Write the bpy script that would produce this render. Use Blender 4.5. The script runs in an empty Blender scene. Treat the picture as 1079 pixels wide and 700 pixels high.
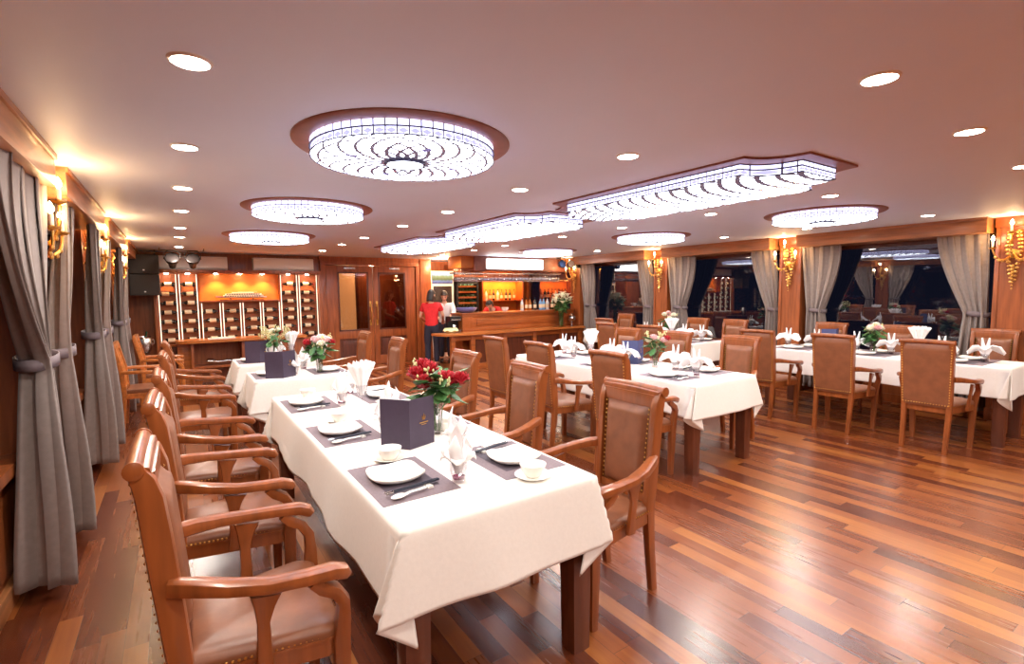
import bpy, bmesh, math, random
from mathutils import Vector, Matrix, Euler
random.seed(7)
C = bpy.context.scene.collection
PI = math.pi
R = math.radians
# ------------------------------------------------------------------ camera
cam = bpy.data.cameras.new('camera'); co = bpy.data.objects.new('camera', cam); C.objects.link(co)
cam.sensor_width = 36; cam.sensor_fit = 'HORIZONTAL'; cam.lens = 528.77/1079*36; cam.clip_start = .05; cam.clip_end = 200
yaw, pit, rol = R(33.686), R(4.61), R(-.701)
cp, sp, cy, sy = math.cos(pit), math.sin(pit), math.cos(yaw), math.sin(yaw)
fw = Vector((sy*cp, cy*cp, -sp)); r0 = Vector((cy, -sy, 0)); u0 = r0.cross(fw)
rt = r0*math.cos(rol)+u0*math.sin(rol); up = u0*math.cos(rol)-r0*math.sin(rol)
m = Matrix((rt, up, -fw)).transposed().to_4x4(); m.translation = (0, 0, 1.55); co.matrix_world = m
bpy.context.scene.camera = co
CEIL = 2.312
EXPO = 2.15
# ------------------------------------------------------------------ node helper
class E:
    def __init__(s, nt, sock): s.nt, s.s = nt, sock
    def _m(s, op, *a):
        n = s.nt.nodes.new('ShaderNodeMath'); n.operation = op
        for i, v in enumerate((s,)+a):
            if isinstance(v, E): s.nt.links.new(v.s, n.inputs[i])
            else: n.inputs[i].default_value = v
        return E(s.nt, n.outputs[0])
    def __add__(s, o): return s._m('ADD', o)
    def __sub__(s, o): return s._m('SUBTRACT', o)
    def __mul__(s, o): return s._m('MULTIPLY', o)
    def __truediv__(s, o): return s._m('DIVIDE', o)
    def abs(s): return s._m('ABSOLUTE')
    def lt(s, o): return s._m('LESS_THAN', o)
    def gt(s, o): return s._m('GREATER_THAN', o)
    def fract(s): return s._m('FRACT')
    def mx(s, o): return s._m('MAXIMUM', o)
    def mn(s, o): return s._m('MINIMUM', o)
    def f(s, op, *a): return s._m(op, *a)
def newmat(name):
    m = bpy.data.materials.new(name); m.use_nodes = True
    nt = m.node_tree; b = nt.nodes['Principled BSDF']
    return m, nt, b
def node(nt, t, **k):
    n = nt.nodes.new('ShaderNode'+t)
    for a, v in k.items():
        if a in n.inputs: n.inputs[a].default_value = v
        else: setattr(n, a, v)
    return n
def ramp(nt, fac, stops):
    n = nt.nodes.new('ShaderNodeValToRGB'); e = n.color_ramp.elements
    while len(e) < len(stops): e.new(.5)
    for x, (p, c) in zip(e, stops): x.position = p; x.color = (*c, 1)
    nt.links.new(fac, n.inputs[0]); return n
def srgb(*c): return tuple((v/255/12.92 if v/255 <= .04045 else ((v/255+.055)/1.055)**2.4) for v in c)
def plain(name, col, rough=.5, metal=0, spec=.5, noise=0, nscale=20, sheen=0, coat=0, bump=0, trans=0, stretch=None):
    m, nt, b = newmat(name)
    b.inputs['Base Color'].default_value = (*col, 1); b.inputs['Roughness'].default_value = rough
    b.inputs['Metallic'].default_value = metal; b.inputs['Specular IOR Level'].default_value = spec
    b.inputs['Sheen Weight'].default_value = sheen; b.inputs['Coat Weight'].default_value = coat
    b.inputs['Transmission Weight'].default_value = trans
    if noise or bump:
        tc = node(nt, 'TexCoord'); n = node(nt, 'TexNoise', Scale=nscale, Detail=4.0)
        if stretch:
            mp = node(nt, 'Mapping'); mp.inputs['Scale'].default_value = stretch
            nt.links.new(tc.outputs['Object'], mp.inputs[0]); nt.links.new(mp.outputs[0], n.inputs[0])
        else: nt.links.new(tc.outputs['Object'], n.inputs[0])
        if noise:
            r = ramp(nt, n.outputs[0], [(.3, tuple(c*(1-noise) for c in col)), (.7, tuple(min(1, c*(1+noise)) for c in col))])
            nt.links.new(r.outputs[0], b.inputs['Base Color'])
        if bump:
            bp = node(nt, 'Bump', Strength=bump, Distance=.01); nt.links.new(n.outputs[0], bp.inputs['Height']); nt.links.new(bp.outputs[0], b.inputs['Normal'])
    return m
def emis(name, col, s):
    m, nt, b = newmat(name); b.inputs['Base Color'].default_value = (*col, 1)
    b.inputs['Emission Color'].default_value = (*col, 1); b.inputs['Emission Strength'].default_value = s
    return m
M = {}
def wood(name, c, rough=.32, axis=2, scale=9, coat=.15, var=.28):
    st = [12, 12, 12]; st[axis] = 1.2
    M[name] = plain(name, c, rough, noise=var, nscale=scale/9*2.2, coat=coat, stretch=st)
wood('chair_wood', srgb(142, 76, 36), .3, 2)
wood('panel_wood', srgb(150, 80, 40), .35, 2)
wood('pelmet_wood', srgb(182, 118, 72), .35, 1)
wood('bar_wood', srgb(158, 84, 38), .3, 0)
wood('dark_wood', srgb(92, 44, 26), .35, 2)
wood('table_wood', srgb(96, 48, 28), .35, 2)
wood('counter_wood', srgb(186, 108, 52), .28, 0)
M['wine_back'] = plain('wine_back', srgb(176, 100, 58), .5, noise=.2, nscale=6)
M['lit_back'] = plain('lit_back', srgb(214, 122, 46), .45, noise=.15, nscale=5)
M['leather'] = plain('leather', srgb(130, 78, 50), .38, noise=.14, nscale=14, bump=.15, spec=.5)
M['leather_dark'] = plain('leather_dark', srgb(132, 78, 50), .4, noise=.14, nscale=14, bump=.15)
M['brass'] = plain('brass', srgb(226, 176, 96), .28, metal=1)
M['gold'] = plain('gold', srgb(214, 170, 96), .3, metal=1)
M['cloth'] = plain('cloth', srgb(239, 232, 224), .85, noise=.02, nscale=60, bump=.05, sheen=.2)
M['napkin'] = plain('napkin', srgb(246, 242, 242), .85, bump=.05, nscale=60)
M['china'] = plain('china', srgb(246, 242, 234), .18, coat=.4)
M['mat'] = plain('mat', srgb(128, 112, 118), .75, noise=.1, nscale=90)
M['mat_in'] = plain('mat_in', srgb(84, 74, 84), .7, noise=.1, nscale=90)
M['black'] = plain('black', srgb(26, 24, 26), .4)
M['speaker_black'] = plain('speaker_black', srgb(52, 44, 40), .55, noise=.15, nscale=120)
M['menu'] = plain('menu', srgb(70, 58, 78), .55, noise=.06, nscale=40)
M['menu_blue'] = plain('menu_blue', srgb(72, 78, 122), .5, noise=.06, nscale=40)
M['curtain'] = plain('curtain', srgb(142, 128, 122), .8, noise=.08, nscale=30, sheen=.3)
M['tie'] = plain('tie', srgb(118, 104, 108), .7, noise=.08, nscale=30)
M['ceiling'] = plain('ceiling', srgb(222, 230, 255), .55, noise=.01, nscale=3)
M['white'] = plain('white', srgb(238, 234, 230), .4)
M['cream'] = plain('cream', srgb(232, 214, 196), .4)
M['steel'] = plain('steel', srgb(205, 200, 196), .25, metal=1)
M['dark_metal'] = plain('dark_metal', srgb(58, 50, 46), .4, metal=.7)
M['fixture_ring'] = plain('fixture_ring', srgb(146, 88, 74), .4, noise=.15, nscale=12)
M['lead'] = plain('lead', srgb(70, 66, 90), .4, metal=.6)
M['red_petal'] = plain('red_petal', srgb(176, 16, 34), .6, noise=.25, nscale=40)
M['pink_petal'] = plain('pink_petal', srgb(238, 190, 190), .6, noise=.1, nscale=40)
M['white_petal'] = plain('white_petal', srgb(240, 236, 214), .6, noise=.06, nscale=40)
M['leaf'] = plain('leaf', srgb(62, 104, 52), .5, noise=.35, nscale=18)
M['stem'] = plain('stem', srgb(86, 122, 62), .5)
M['bud'] = plain('bud', srgb(214, 206, 150), .6)
M['bottle'] = plain('bottle', srgb(28, 24, 22), .12, coat=.5)
M['bottle_green'] = plain('bottle_green', srgb(40, 66, 40), .12, coat=.5)
M['bottle_blue'] = plain('bottle_blue', srgb(120, 170, 220), .1, coat=.5)
M['bottle_amber'] = plain('bottle_amber', srgb(170, 96, 34), .12, coat=.5)
M['bottle_clear'] = plain('bottle_clear', srgb(214, 220, 226), .1, coat=.5)
M['label'] = plain('label', srgb(226, 206, 172), .6)
M['red_cloth'] = plain('red_cloth', srgb(222, 40, 44), .8, noise=.08, nscale=30)
M['dark_cloth'] = plain('dark_cloth', srgb(40, 36, 52), .8, noise=.08, nscale=30)
M['white_cloth'] = plain('white_cloth', srgb(224, 220, 220), .8, noise=.05, nscale=30)
M['skin'] = plain('skin', srgb(222, 170, 142), .5)
M['hair'] = plain('hair', srgb(40, 28, 24), .4, noise=.2, nscale=60)
M['pale_yellow'] = plain('pale_yellow', srgb(236, 232, 176), .7)
M['blue_bowl'] = plain('blue_bowl', srgb(104, 108, 164), .3, coat=.3)
M['lens_dark'] = plain('lens_dark', srgb(52, 44, 42), .25, coat=.4)
M['spot_blue'] = plain('spot_blue', srgb(80, 110, 170), .3, coat=.4)
M['amber_pane'] = plain('amber_pane', srgb(236, 178, 96), .4)
M['amber_pane'] = emis('amber_lit', (1, .62, .26), .22)
M['shoe'] = plain('shoe', srgb(22, 20, 20), .4)
M['navy'] = plain('navy', srgb(28, 34, 52), .4)
M['bulb'] = emis('bulb', (1, .72, .38), 12)
M['down_lens'] = emis('down_lens', (1, .86, .7), 14)
M['strip'] = emis('strip', (1, .83, .62), .4)
M['sign_lit'] = emis('sign_lit', (1, .97, .93), 2)
M['screen'] = None
def glass_mat(name, tint=(1, 1, 1), lo=.04, hi=.8, rough=0.0, spec=1.0):
    m, nt, b = newmat(name); nt.nodes.remove(b)
    out = nt.nodes['Material Output']; t = node(nt, 'BsdfTransparent'); t.inputs[0].default_value = (*tint, 1)
    g = node(nt, 'BsdfGlossy'); g.inputs['Roughness'].default_value = rough; g.inputs[0].default_value = (spec, spec, spec, 1)
    lw = node(nt, 'LayerWeight'); f_ = E(nt, lw.outputs['Facing']); fr = f_.f('POWER', 3.5)*hi+lo
    mx = node(nt, 'MixShader'); nt.links.new(fr.s, mx.inputs[0]); nt.links.new(t.outputs[0], mx.inputs[1]); nt.links.new(g.outputs[0], mx.inputs[2])
    nt.links.new(mx.outputs[0], out.inputs[0]); M[name] = m; return m
glass_mat('glass', (.9, .89, .9), .04, .8)
glass_mat('stem_glass', (.86, .86, .88), .2, .8)
glass_mat('glass_purple', (.5, .2, .34), .05, .6)
glass_mat('glass_green', (.8, .9, .8), .04, .7)
glass_mat('pane', (.5, .5, .52), .13, .9)
glass_mat('door_pane', (.62, .5, .44), .05, .7)
# floor
m, nt, b = newmat('floor_planks'); M['floor'] = m
tc = node(nt, 'TexCoord'); sx = node(nt, 'SeparateXYZ'); nt.links.new(tc.outputs['Object'], sx.inputs[0])
fx, fy_, _ = [E(nt, q) for q in sx.outputs]
def white(a, c=None):
    n = node(nt, 'TexWhiteNoise'); n.noise_dimensions = '2D'
    cb = node(nt, 'CombineXYZ'); nt.links.new(a.s, cb.inputs[0])
    if c: nt.links.new(c.s, cb.inputs[1])
    nt.links.new(cb.outputs[0], n.inputs['Vector']); return E(nt, n.outputs['Value'])
PW, PLN = .092, .95
row = (fx/PW).f('FLOOR'); offs = white(row)*7.3; yy = fy_/PLN+offs; kk = yy.f('FLOOR'); rnd = white(row, kk+17.0)
mp2 = node(nt, 'Mapping'); mp2.inputs['Scale'].default_value = (20, 1.2, 1); nt.links.new(tc.outputs['Object'], mp2.inputs[0])
cb = node(nt, 'CombineXYZ'); nt.links.new((rnd*31).s, cb.inputs[1]); nt.links.new((rnd*17).s, cb.inputs[0]); nt.links.new(cb.outputs[0], mp2.inputs['Location'])
nz = node(nt, 'TexNoise', Scale=1.7, Detail=6.0); nt.links.new(mp2.outputs[0], nz.inputs[0])
gap = (((fx/PW).fract()-.5).abs()).gt(.5-.009).mx(((yy.fract()-.5).abs()).gt(.5-.0011))
fac = rnd*.8+(E(nt, nz.outputs[0])-.5)*.5+.1
rp = ramp(nt, fac.s, [(.0, srgb(72, 31, 19)), (.22, srgb(96, 44, 23)), (.5, srgb(121, 61, 28)), (.75, srgb(145, 79, 35)), (1, srgb(172, 107, 50))])
mxr = node(nt, 'MixRGB'); mxr.inputs[2].default_value = (*srgb(50, 24, 16), 1); nt.links.new(gap.s, mxr.inputs[0]); nt.links.new(rp.outputs[0], mxr.inputs[1])
nt.links.new(mxr.outputs[0], b.inputs['Base Color'])
rr = E(nt, nz.outputs[0])*.05+.23+rnd*.04
nt.links.new(rr.s, b.inputs['Roughness']); b.inputs['Specular IOR Level'].default_value = .6
b.inputs['Coat Weight'].default_value = .5; b.inputs['Coat Roughness'].default_value = .27
bp = node(nt, 'Bump', Strength=.15, Distance=.004); nt.links.new((E(nt, nz.outputs[0])*.08+rnd*.2-gap).s, bp.inputs['Height']); nt.links.new(bp.outputs[0], b.inputs['Normal'])
# stained glass drums: white light behind leaded glass
def lead_glass(name, kind):
    m, nt, b = newmat(name); M[name] = m
    tc = node(nt, 'TexCoord'); sx = node(nt, 'SeparateXYZ'); nt.links.new(tc.outputs['Object'], sx.inputs[0])
    x, y, z = [E(nt, s) for s in sx.outputs]
    def near(v, w): return ((v.fract()-.5).abs()).gt(.5-w)       # lines at integers
    a = y.f('ARCTAN2', x)
    r = (x*x+y*y).f('SQRT')
    if kind == 'rose':
        k = (r/.44).mn(1).f('ARCCOSINE'); N = 20/(2*PI)
        hub = r.gt(.092)
        w = (r*0+.02)/r.mx(.02)
        w1 = ((((a+k)*N).fract()-.5).abs()).gt((w*-1.6)+.5); w2 = ((((a-k)*N).fract()-.5).abs()).gt((w*-1.6)+.5)
        ln = w1.mx(w2)*hub
        ln = ln.mx(((r-.092).abs()).lt(.009)).mx(((r-.385).abs()).lt(.006))
        d = ((x.abs()-.25).abs()+(y.abs()*1.4)).lt(.032).mx(((y.abs()-.25).abs()+(x.abs()*1.4)).lt(.032))
    elif kind == 'cartouche':
        bend = (y*y*-.35)
        ln = near((x+bend)*11, .16).mx(near((y+(x*x*.9))*8, .14))
        d = (((x.abs()-.17).abs()+(y.abs()-.3).abs())).lt(.03).mx((x.abs()*.8+(y.abs()-.58).abs()).lt(.03))
    else:
        u = a*(56/(2*PI)) if kind == 'band_round' else (x+y)*17
        ln = near(u, .06).mx(near(z*24+.02, .07))
        d = ((u.fract()-.5).abs()*2+(z+.062).abs()*70).lt(.9)*.6
    base = node(nt, 'MixRGB'); e2 = node(nt, 'MixRGB')
    band = kind.startswith('band')
    e2.inputs[1].default_value = (.66, .66, 1, 1) if band else (.8, .86, 1, 1); e2.inputs[2].default_value = (.16, .16, .26, 1)
    e3 = node(nt, 'MixRGB'); e3.inputs[2].default_value = (.22, .24, .62, 1)
    nt.links.new(ln.s, e2.inputs[0]); nt.links.new(e2.outputs[0], e3.inputs[1]); nt.links.new(d.s, e3.inputs[0])
    nt.links.new(e3.outputs[0], b.inputs['Emission Color']); nt.links.new(e3.outputs[0], b.inputs['Base Color'])
    any_ = ln.mx(d)
    st = (any_*-1+1)*((BAND_S if band else PANEL_S)-.1)+.1
    nt.links.new(st.s, b.inputs['Emission Strength']); b.inputs['Roughness'].default_value = .25
PANEL_S, BAND_S = 2.5, .7
for k in ('rose', 'cartouche', 'band_round', 'band_long'): lead_glass('lead_'+k, k)
# poster picture
m, nt, b = newmat('picture'); M['picture'] = m
tc = node(nt, 'TexCoord'); sx = node(nt, 'SeparateXYZ'); nt.links.new(tc.outputs['Generated'], sx.inputs[0])
nz = node(nt, 'TexNoise', Scale=7.0, Detail=3.0); nt.links.new(tc.outputs['Generated'], nz.inputs[0])
v = E(nt, sx.outputs[2]) + (E(nt, nz.outputs[0])-.5)*.35
rp = ramp(nt, v.s, [(.0, srgb(40, 50, 130)), (.2, srgb(90, 120, 190)), (.35, srgb(60, 92, 60)), (.6, srgb(96, 130, 110)), (.75, srgb(110, 160, 215)), (1, srgb(200, 222, 240))])
nt.links.new(rp.outputs[0], b.inputs['Base Color'])
# ------------------------------------------------------------------ mesh helper
class MB:
    def __init__(s): s.v, s.f, s.mi = [], [], []; s.T = Matrix.Identity(4)
    def at(s, *loc, rz=0, rx=0, ry=0, sc=1): s.T = Matrix.Translation(loc) @ Euler((rx, ry, rz)).to_matrix().to_4x4() @ Matrix.Scale(sc, 4); return s
    def add(s, vs, fs, mi=0):
        o = len(s.v); s.v += [tuple(s.T @ Vector(p)) for p in vs]; s.f += [[i+o for i in f] for f in fs]; s.mi += [mi]*len(fs); return s
    def box(s, x0, y0, z0, x1, y1, z1, bev=0, mi=0):
        bm = bmesh.new(); bmesh.ops.create_cube(bm, size=1)
        for v in bm.verts: v.co = ((x0+x1)/2+v.co.x*(x1-x0), (y0+y1)/2+v.co.y*(y1-y0), (z0+z1)/2+v.co.z*(z1-z0))
        if bev: bmesh.ops.bevel(bm, geom=bm.edges[:], offset=bev, segments=2, profile=.7, affect='EDGES')
        bm.verts.index_update(); s.add([tuple(v.co) for v in bm.verts], [[v.index for v in f.verts] for f in bm.faces], mi); bm.free(); return s
    def lathe(s, prof, n=20, c=(0, 0, 0), mi=0, axis='z', sq=None):
        vs, fs = [], []
        for r, z in prof:
            for i in range(n):
                a = 2*PI*i/n; k = 1
                if sq: k = 1/((abs(math.cos(a))**sq+abs(math.sin(a))**sq)**(1/sq))
                x, y = r*k*math.cos(a), r*k*math.sin(a)
                p = (x, y, z) if axis == 'z' else ((z, x, y) if axis == 'x' else (x, z, y))
                vs.append((c[0]+p[0], c[1]+p[1], c[2]+p[2]))
        for j in range(len(prof)-1):
            for i in range(n):
                k = (i+1) % n; fs.append([j*n+i, j*n+k, (j+1)*n+k, (j+1)*n+i])
        if prof[0][0] > 1e-4: fs.append(list(range(n))[::-1])
        if prof[-1][0] > 1e-4: fs.append([(len(prof)-1)*n+i for i in range(n)])
        return s.add(vs, fs, mi)
    def sweep(s, pts, ws, hs=None, n=10, pw=2.0, upv=(0, 0, 1), mi=0, cap=True):
        pts = [Vector(p) for p in pts]; N = len(pts)
        if not isinstance(ws, (list, tuple)): ws = [ws]*N
        hs = hs or ws
        if not isinstance(hs, (list, tuple)): hs = [hs]*N
        vs, fs = [], []; upv = Vector(upv)
        for i, p in enumerate(pts):
            t = (pts[min(i+1, N-1)]-pts[max(i-1, 0)]).normalized()
            sd = t.cross(upv)
            if sd.length < 1e-4: sd = t.cross(Vector((1, 0, 0)))
            sd.normalize(); u = sd.cross(t).normalized()
            for k in range(n):
                a = 2*PI*(k+.5)/n; cx, sx_ = math.cos(a), math.sin(a)
                q = 1/((abs(cx)**pw+abs(sx_)**pw)**(1/pw)) if pw != 2 else 1
                vs.append(tuple(p+sd*(cx*q*ws[i])+u*(sx_*q*hs[i])))
        for i in range(N-1):
            for k in range(n):
                l = (k+1) % n; fs.append([i*n+k, i*n+l, (i+1)*n+l, (i+1)*n+k])
        if cap: fs += [list(range(n))[::-1], [(N-1)*n+k for k in range(n)]]
        return s.add(vs, fs, mi)
    def prism(s, o, z0, z1, mi=0, top=True, bot=True):
        n = len(o); vs = [(x, y, z0) for x, y in o]+[(x, y, z1) for x, y in o]
        fs = [[i, (i+1) % n, n+(i+1) % n, n+i] for i in range(n)]
        if bot: fs.append(list(range(n))[::-1])
        if top: fs.append(list(range(n, 2*n)))
        return s.add(vs, fs, mi)
    def grid(s, fn, nu, nv, mi=0, closed=False):
        vs = [tuple(fn(i/nu, j/nv)) for j in range(nv+1) for i in range(nu+1)]; w = nu+1
        return s.add(vs, [[j*w+i, j*w+i+1, (j+1)*w+i+1, (j+1)*w+i] for j in range(nv) for i in range(nu)], mi)
    def ball(s, c, r, n=8, m_=6, sc=(1, 1, 1), mi=0):
        pr = [(math.sin(PI*j/m_), -math.cos(PI*j/m_)) for j in range(m_+1)]; vs, fs = [], []
        vs.append((c[0], c[1], c[2]-r*sc[2]))
        for j in range(1, m_):
            for i in range(n): a = 2*PI*i/n; vs.append((c[0]+r*sc[0]*pr[j][0]*math.cos(a), c[1]+r*sc[1]*pr[j][0]*math.sin(a), c[2]+r*sc[2]*pr[j][1]))
        vs.append((c[0], c[1], c[2]+r*sc[2])); L = len(vs)-1
        for i in range(n): fs.append([0, 1+(i+1) % n, 1+i]); fs.append([L, L-n+i, L-n+(i+1) % n])
        for j in range(m_-2):
            for i in range(n): k = (i+1) % n; fs.append([1+j*n+i, 1+j*n+k, 1+(j+1)*n+k, 1+(j+1)*n+i])
        return s.add(vs, fs, mi)
    def mesh(s, name, mats, sharp=.7, fix=True):
        me = bpy.data.meshes.new(name); me.from_pydata(s.v, [], s.f)
        for m_ in ([mats] if isinstance(mats, str) else mats): me.materials.append(M[m_])
        bm = bmesh.new(); bm.from_mesh(me); bm.faces.ensure_lookup_table()
        for f, k in zip(bm.faces, s.mi): f.material_index = k; f.smooth = True
        if fix: bmesh.ops.recalc_face_normals(bm, faces=bm.faces)
        for e in bm.edges:
            if len(e.link_faces) == 2 and e.calc_face_angle(0) > sharp: e.smooth = False
        bm.to_mesh(me); bm.free(); return me
    def build(s, name, mats, parent=None, sharp=.7, fix=True, loc=None):
        o = bpy.data.objects.new(name, s.mesh(name, mats, sharp, fix)); C.objects.link(o)
        if parent: o.parent = parent
        if loc: o.location = loc
        return o
def tag(o, label, cat, group=None):
    o['label'] = label; o['category'] = cat
    if group: o['group'] = group
    return o
def thing(name, label, cat, loc=(0, 0, 0), rz=0, group=None):
    o = bpy.data.objects.new(name, None); C.objects.link(o); o.location = loc; o.rotation_euler = (0, 0, rz); o.empty_display_size = .1
    return tag(o, label, cat, group)
def struct(o): o['kind'] = 'structure'; return o
def dup(root, loc, rz, label, group=None):
    def cp_(o, par):
        c = o.copy(); C.objects.link(c)
        if par: c.parent = par
        for ch in kids.get(o.name, []): cp_(ch, c)
        return c
    kids = {}
    st = [root]
    while st:
        o = st.pop(); ch = list(o.children); kids[o.name] = ch; st += ch
    r = cp_(root, None); r.location = loc; r.rotation_euler = (0, 0, rz); r['label'] = label
    if group: r['group'] = group
    return r
class Proto:
    """first placement moves the original, later ones copy it"""
    def __init__(s, mk): s.mk, s.o = mk, None
    def put(s, loc, rz, label, group=None):
        if s.o is None:
            s.o = s.mk(); s.o.location = loc; s.o.rotation_euler = (0, 0, rz); s.o['label'] = label
            if group: s.o['group'] = group
            return s.o
        return dup(s.o, loc, rz, label, group)
def lamp(name, kind, loc, energy, col, parent=None, rot=(0, 0, 0), **k):
    l = bpy.data.lights.new(name, kind); l.energy = energy; l.color = col
    for a, v in k.items(): setattr(l, a, v)
    o = bpy.data.objects.new(name, l); C.objects.link(o); o.location = loc; o.rotation_euler = rot
    if parent: o.parent = parent
    return o
ORD = ['first', 'second', 'third', 'fourth', 'fifth', 'sixth', 'seventh', 'eighth', 'ninth', 'tenth', 'eleventh', 'twelfth']
# ================================================================== SETTING
XL, XR, YB, YF, YBAR, XP = -.82, 8.0, 10.7, -4.6, 11.45, 4.82
PL, PR = [-3.2, -.85, 1.5, 3.83, 6.1, 8.38], [-3.3, -.85, 1.57, 4.02, 6.47, 8.95]
struct(MB().box(XL-.3, YF-.2, -.1, XR+.3, YBAR+.3, 0).build('floor', 'floor'))
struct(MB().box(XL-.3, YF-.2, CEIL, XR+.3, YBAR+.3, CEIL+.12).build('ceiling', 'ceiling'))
def side_wall(name, x0, x1, pil, zs, ylast):
    b = MB(); b.box(x0, YF, 0, x1, ylast, zs); b.box(x0, YF, 2.14, x1, ylast, CEIL)
    for p in pil: b.box(x0, p-.17, zs, x1, p+.17, 2.14)
    b.box(x0, YF, zs, x1, YF+.3, 2.14); b.box(x0, ylast-.25, zs, x1, ylast, 2.14)
    return struct(b.build(name, 'panel_wood'))
side_wall('wall_left', XL-.15, XL, PL, .72, YBAR)
side_wall('wall_right', XR, XR+.15, PR, .62, YBAR)
struct(MB().box(XL-.15, YF-.15, 0, XR+.15, YF, CEIL).build('wall_front', 'panel_wood'))
struct(MB().box(XL, YB+.05, 0, 2.56, YB+.2, CEIL).box(4.52, YB+.05, 0, XP, YB+.2, CEIL).box(2.56, YB+.05, 2.14, 4.52, YB+.2, CEIL).box(XP, YB+.05, 0, XP+.06, YBAR, CEIL).build('wall_back', 'panel_wood'))
struct(MB().box(XP, YBAR, 0, XR+.15, YBAR+.15, CEIL).build('wall_bar', 'panel_wood'))
tn = [0]
def trim(b, mat): tn[0] += 1; return struct(b.build('trim_%d' % tn[0], mat))
# wainscot and sill of the left wall
b = MB().box(XL, YF, .66, XL+.1, YB, .72, .008).box(XL, YF, 0, XL+.03, YB, .66)
for i in range(10):
    y = YF+.1+i*1.45
    b.box(XL+.03, y, .16, XL+.045, y+1.3, .6, .006)
trim(b, 'panel_wood')
struct(MB().box(XL, YF, 0, XL+.06, YB, .11, .006).build('baseboard_left', 'pelmet_wood'))
b = MB().box(XR-.1, YF, .56, XR, YBAR, .62, .008).box(XR-.03, YF, 0, XR, YBAR, .56); trim(b, 'panel_wood')
struct(MB().box(XR-.05, YF, 0, XR-.03, YBAR, .11, .004).build('baseboard_right', 'panel_wood'))
# pelmets
def pelmet(xa, xb, y0, y1, side):
    b = MB().box(xa, y0, 2.14, xb, y1, CEIL-.03, .004)
    f = xb if side < 0 else xa
    b.box(min(f, f-side*.012), y0-.004, CEIL-.03, max(f, f-side*.012), y1+.004, CEIL, .002).box(xa, y0, CEIL-.03, xb, y1, CEIL)
    trim(b, 'pelmet_wood')
for y0, y1 in ((YF, -3.4), (-3.0, -1.05), (-.65, 1.3), (1.68, 3.64), (3.96, 5.88), (6.22, 8.16), (8.52, YB)): pelmet(XL, -.5, y0, y1, -1)
for y0, y1 in ((YF, -3.5), (-3.1, -1.05), (-.65, 1.38), (1.76, 3.82), (4.22, 6.27), (6.67, 8.75), (9.15, YBAR)): pelmet(7.52, XR, y0, y1, 1)
# pilasters, proud of the wall
def pilaster(xa, xb, y, side):
    b = MB().box(xa, y-.16, 0, xb, y+.16, CEIL)
    f = xb if side < 0 else xa; o = -side*.012
    for q in (-.16, .12): b.box(min(f, f+o), y+q, 0, max(f, f+o), y+q+.04, 2.2, .003)
    b.box(min(f, f+2*o), y-.17, 2.2, max(f, f+2*o), y+.17, CEIL, .004).box(min(f, f+2*o), y-.17, 0, max(f, f+2*o), y+.17, .14, .004)
    trim(b, 'panel_wood')
for p in PL: pilaster(XL, -.69, p, -1)
for p in PR: pilaster(7.76, XR, p, 1)
# windows
wn = [0]
def window(x, y0, y1, z0, side):
    wn[0] += 1
    b = MB(); t = .05
    for a, c, d, e in ((y0, z0, y1, z0+t), (y0, 2.14-t, y1, 2.14), (y0, z0, y0+t, 2.14), (y1-t, z0, y1, 2.14)): b.box(x-.04, a, c, x+.04, d, e, .004)
    w = struct(b.build('window_%d' % wn[0], 'dark_wood'))
    MB().box(x-.006, y0+t, z0+t, x+.006, y1-t, 2.14-t).build('pane', 'pane', w)
for a, c in zip([YF+.13]+PL, PL+[YBAR-.08]): window(XL-.06, a+.17, min(c-.17, YBAR-.25), .72, -1)
for a, c in zip([YF+.13]+PR, PR+[YBAR-.08]): window(XR+.06, a+.17, min(c-.17, YBAR-.25), .62, 1)
# ================================================================== CURTAINS
def curtain(x, top, tie, hem, label, side, z0=.07, ztie=1.22, n=4):
    """top, tie, hem = (y0, y1); pleats along y, gathered at the tie"""
    def prof(v):
        z = 2.17+(z0-2.17)*v; zt = (2.17-ztie)/(2.17-z0)
        if v < zt:
            k = v/zt; k = k*k*(1.6-.6*k); a, b_ = top, tie; am = .028+.03*k
        else:
            k = (v-zt)/(1-zt); k = 1-(1-k)**1.6; a, b_ = tie, hem; am = .058+.055*k
        return z, a[0]+(b_[0]-a[0])*k, a[1]+(b_[1]-a[1])*k, am
    def fn(u, v):
        z, y0, y1, am = prof(v)
        ph = 2*PI*n*u
        am2 = am*(.75+.35*math.sin(5*u+1.3))
        xo = x+side*.0-(1-v)**2*(-.075 if side < 0 else .17)
        return (xo+am2*math.sin(ph)+.008*math.sin(9*v+7*u), y0+(y1-y0)*u+.35*(y1-y0)/n*math.sin(2*ph+.6)*(.4+.6*v), z)
    root = thing('curtain', label, 'curtain', (x, (top[0]+top[1])/2, z0), 0, 'tied grey curtains')
    off = Matrix.Translation((-x, -(top[0]+top[1])/2, -z0))
    b = MB(); b.T = off; b.grid(fn, n*12, 36); p = b.build('curtain_panel', 'curtain', root, sharp=3)
    sd = p.modifiers.new('thick', 'SOLIDIFY'); sd.thickness = .006
    # tieback loop
    yc, hw = (tie[0]+tie[1])/2, (tie[1]-tie[0])/2+.022
    b = MB(); b.T = off
    pts = [(x+.088*math.cos(a), yc+hw*math.sin(a), ztie+.012*math.sin(a)) for a in [2*PI*i/24 for i in range(25)]]
    vs, fs = [], []
    for (px, py, pz) in pts[:24]:
        for dz, k in ((-.03, 1), (.03, 1), (.03, .93), (-.03, .93)): vs.append((x+(px-x)*k, yc+(py-yc)*k, pz+dz))
    for i in range(24):
        j = (i+1) % 24
        for q in range(4): fs.append([i*4+q, j*4+q, j*4+(q+1) % 4, i*4+(q+1) % 4])
    b.add(vs, fs); b.build('tieback', 'tie', root, sharp=3)
    if side: pass
xc = -.625
ct = 'taupe curtain tied back, %s'
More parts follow.
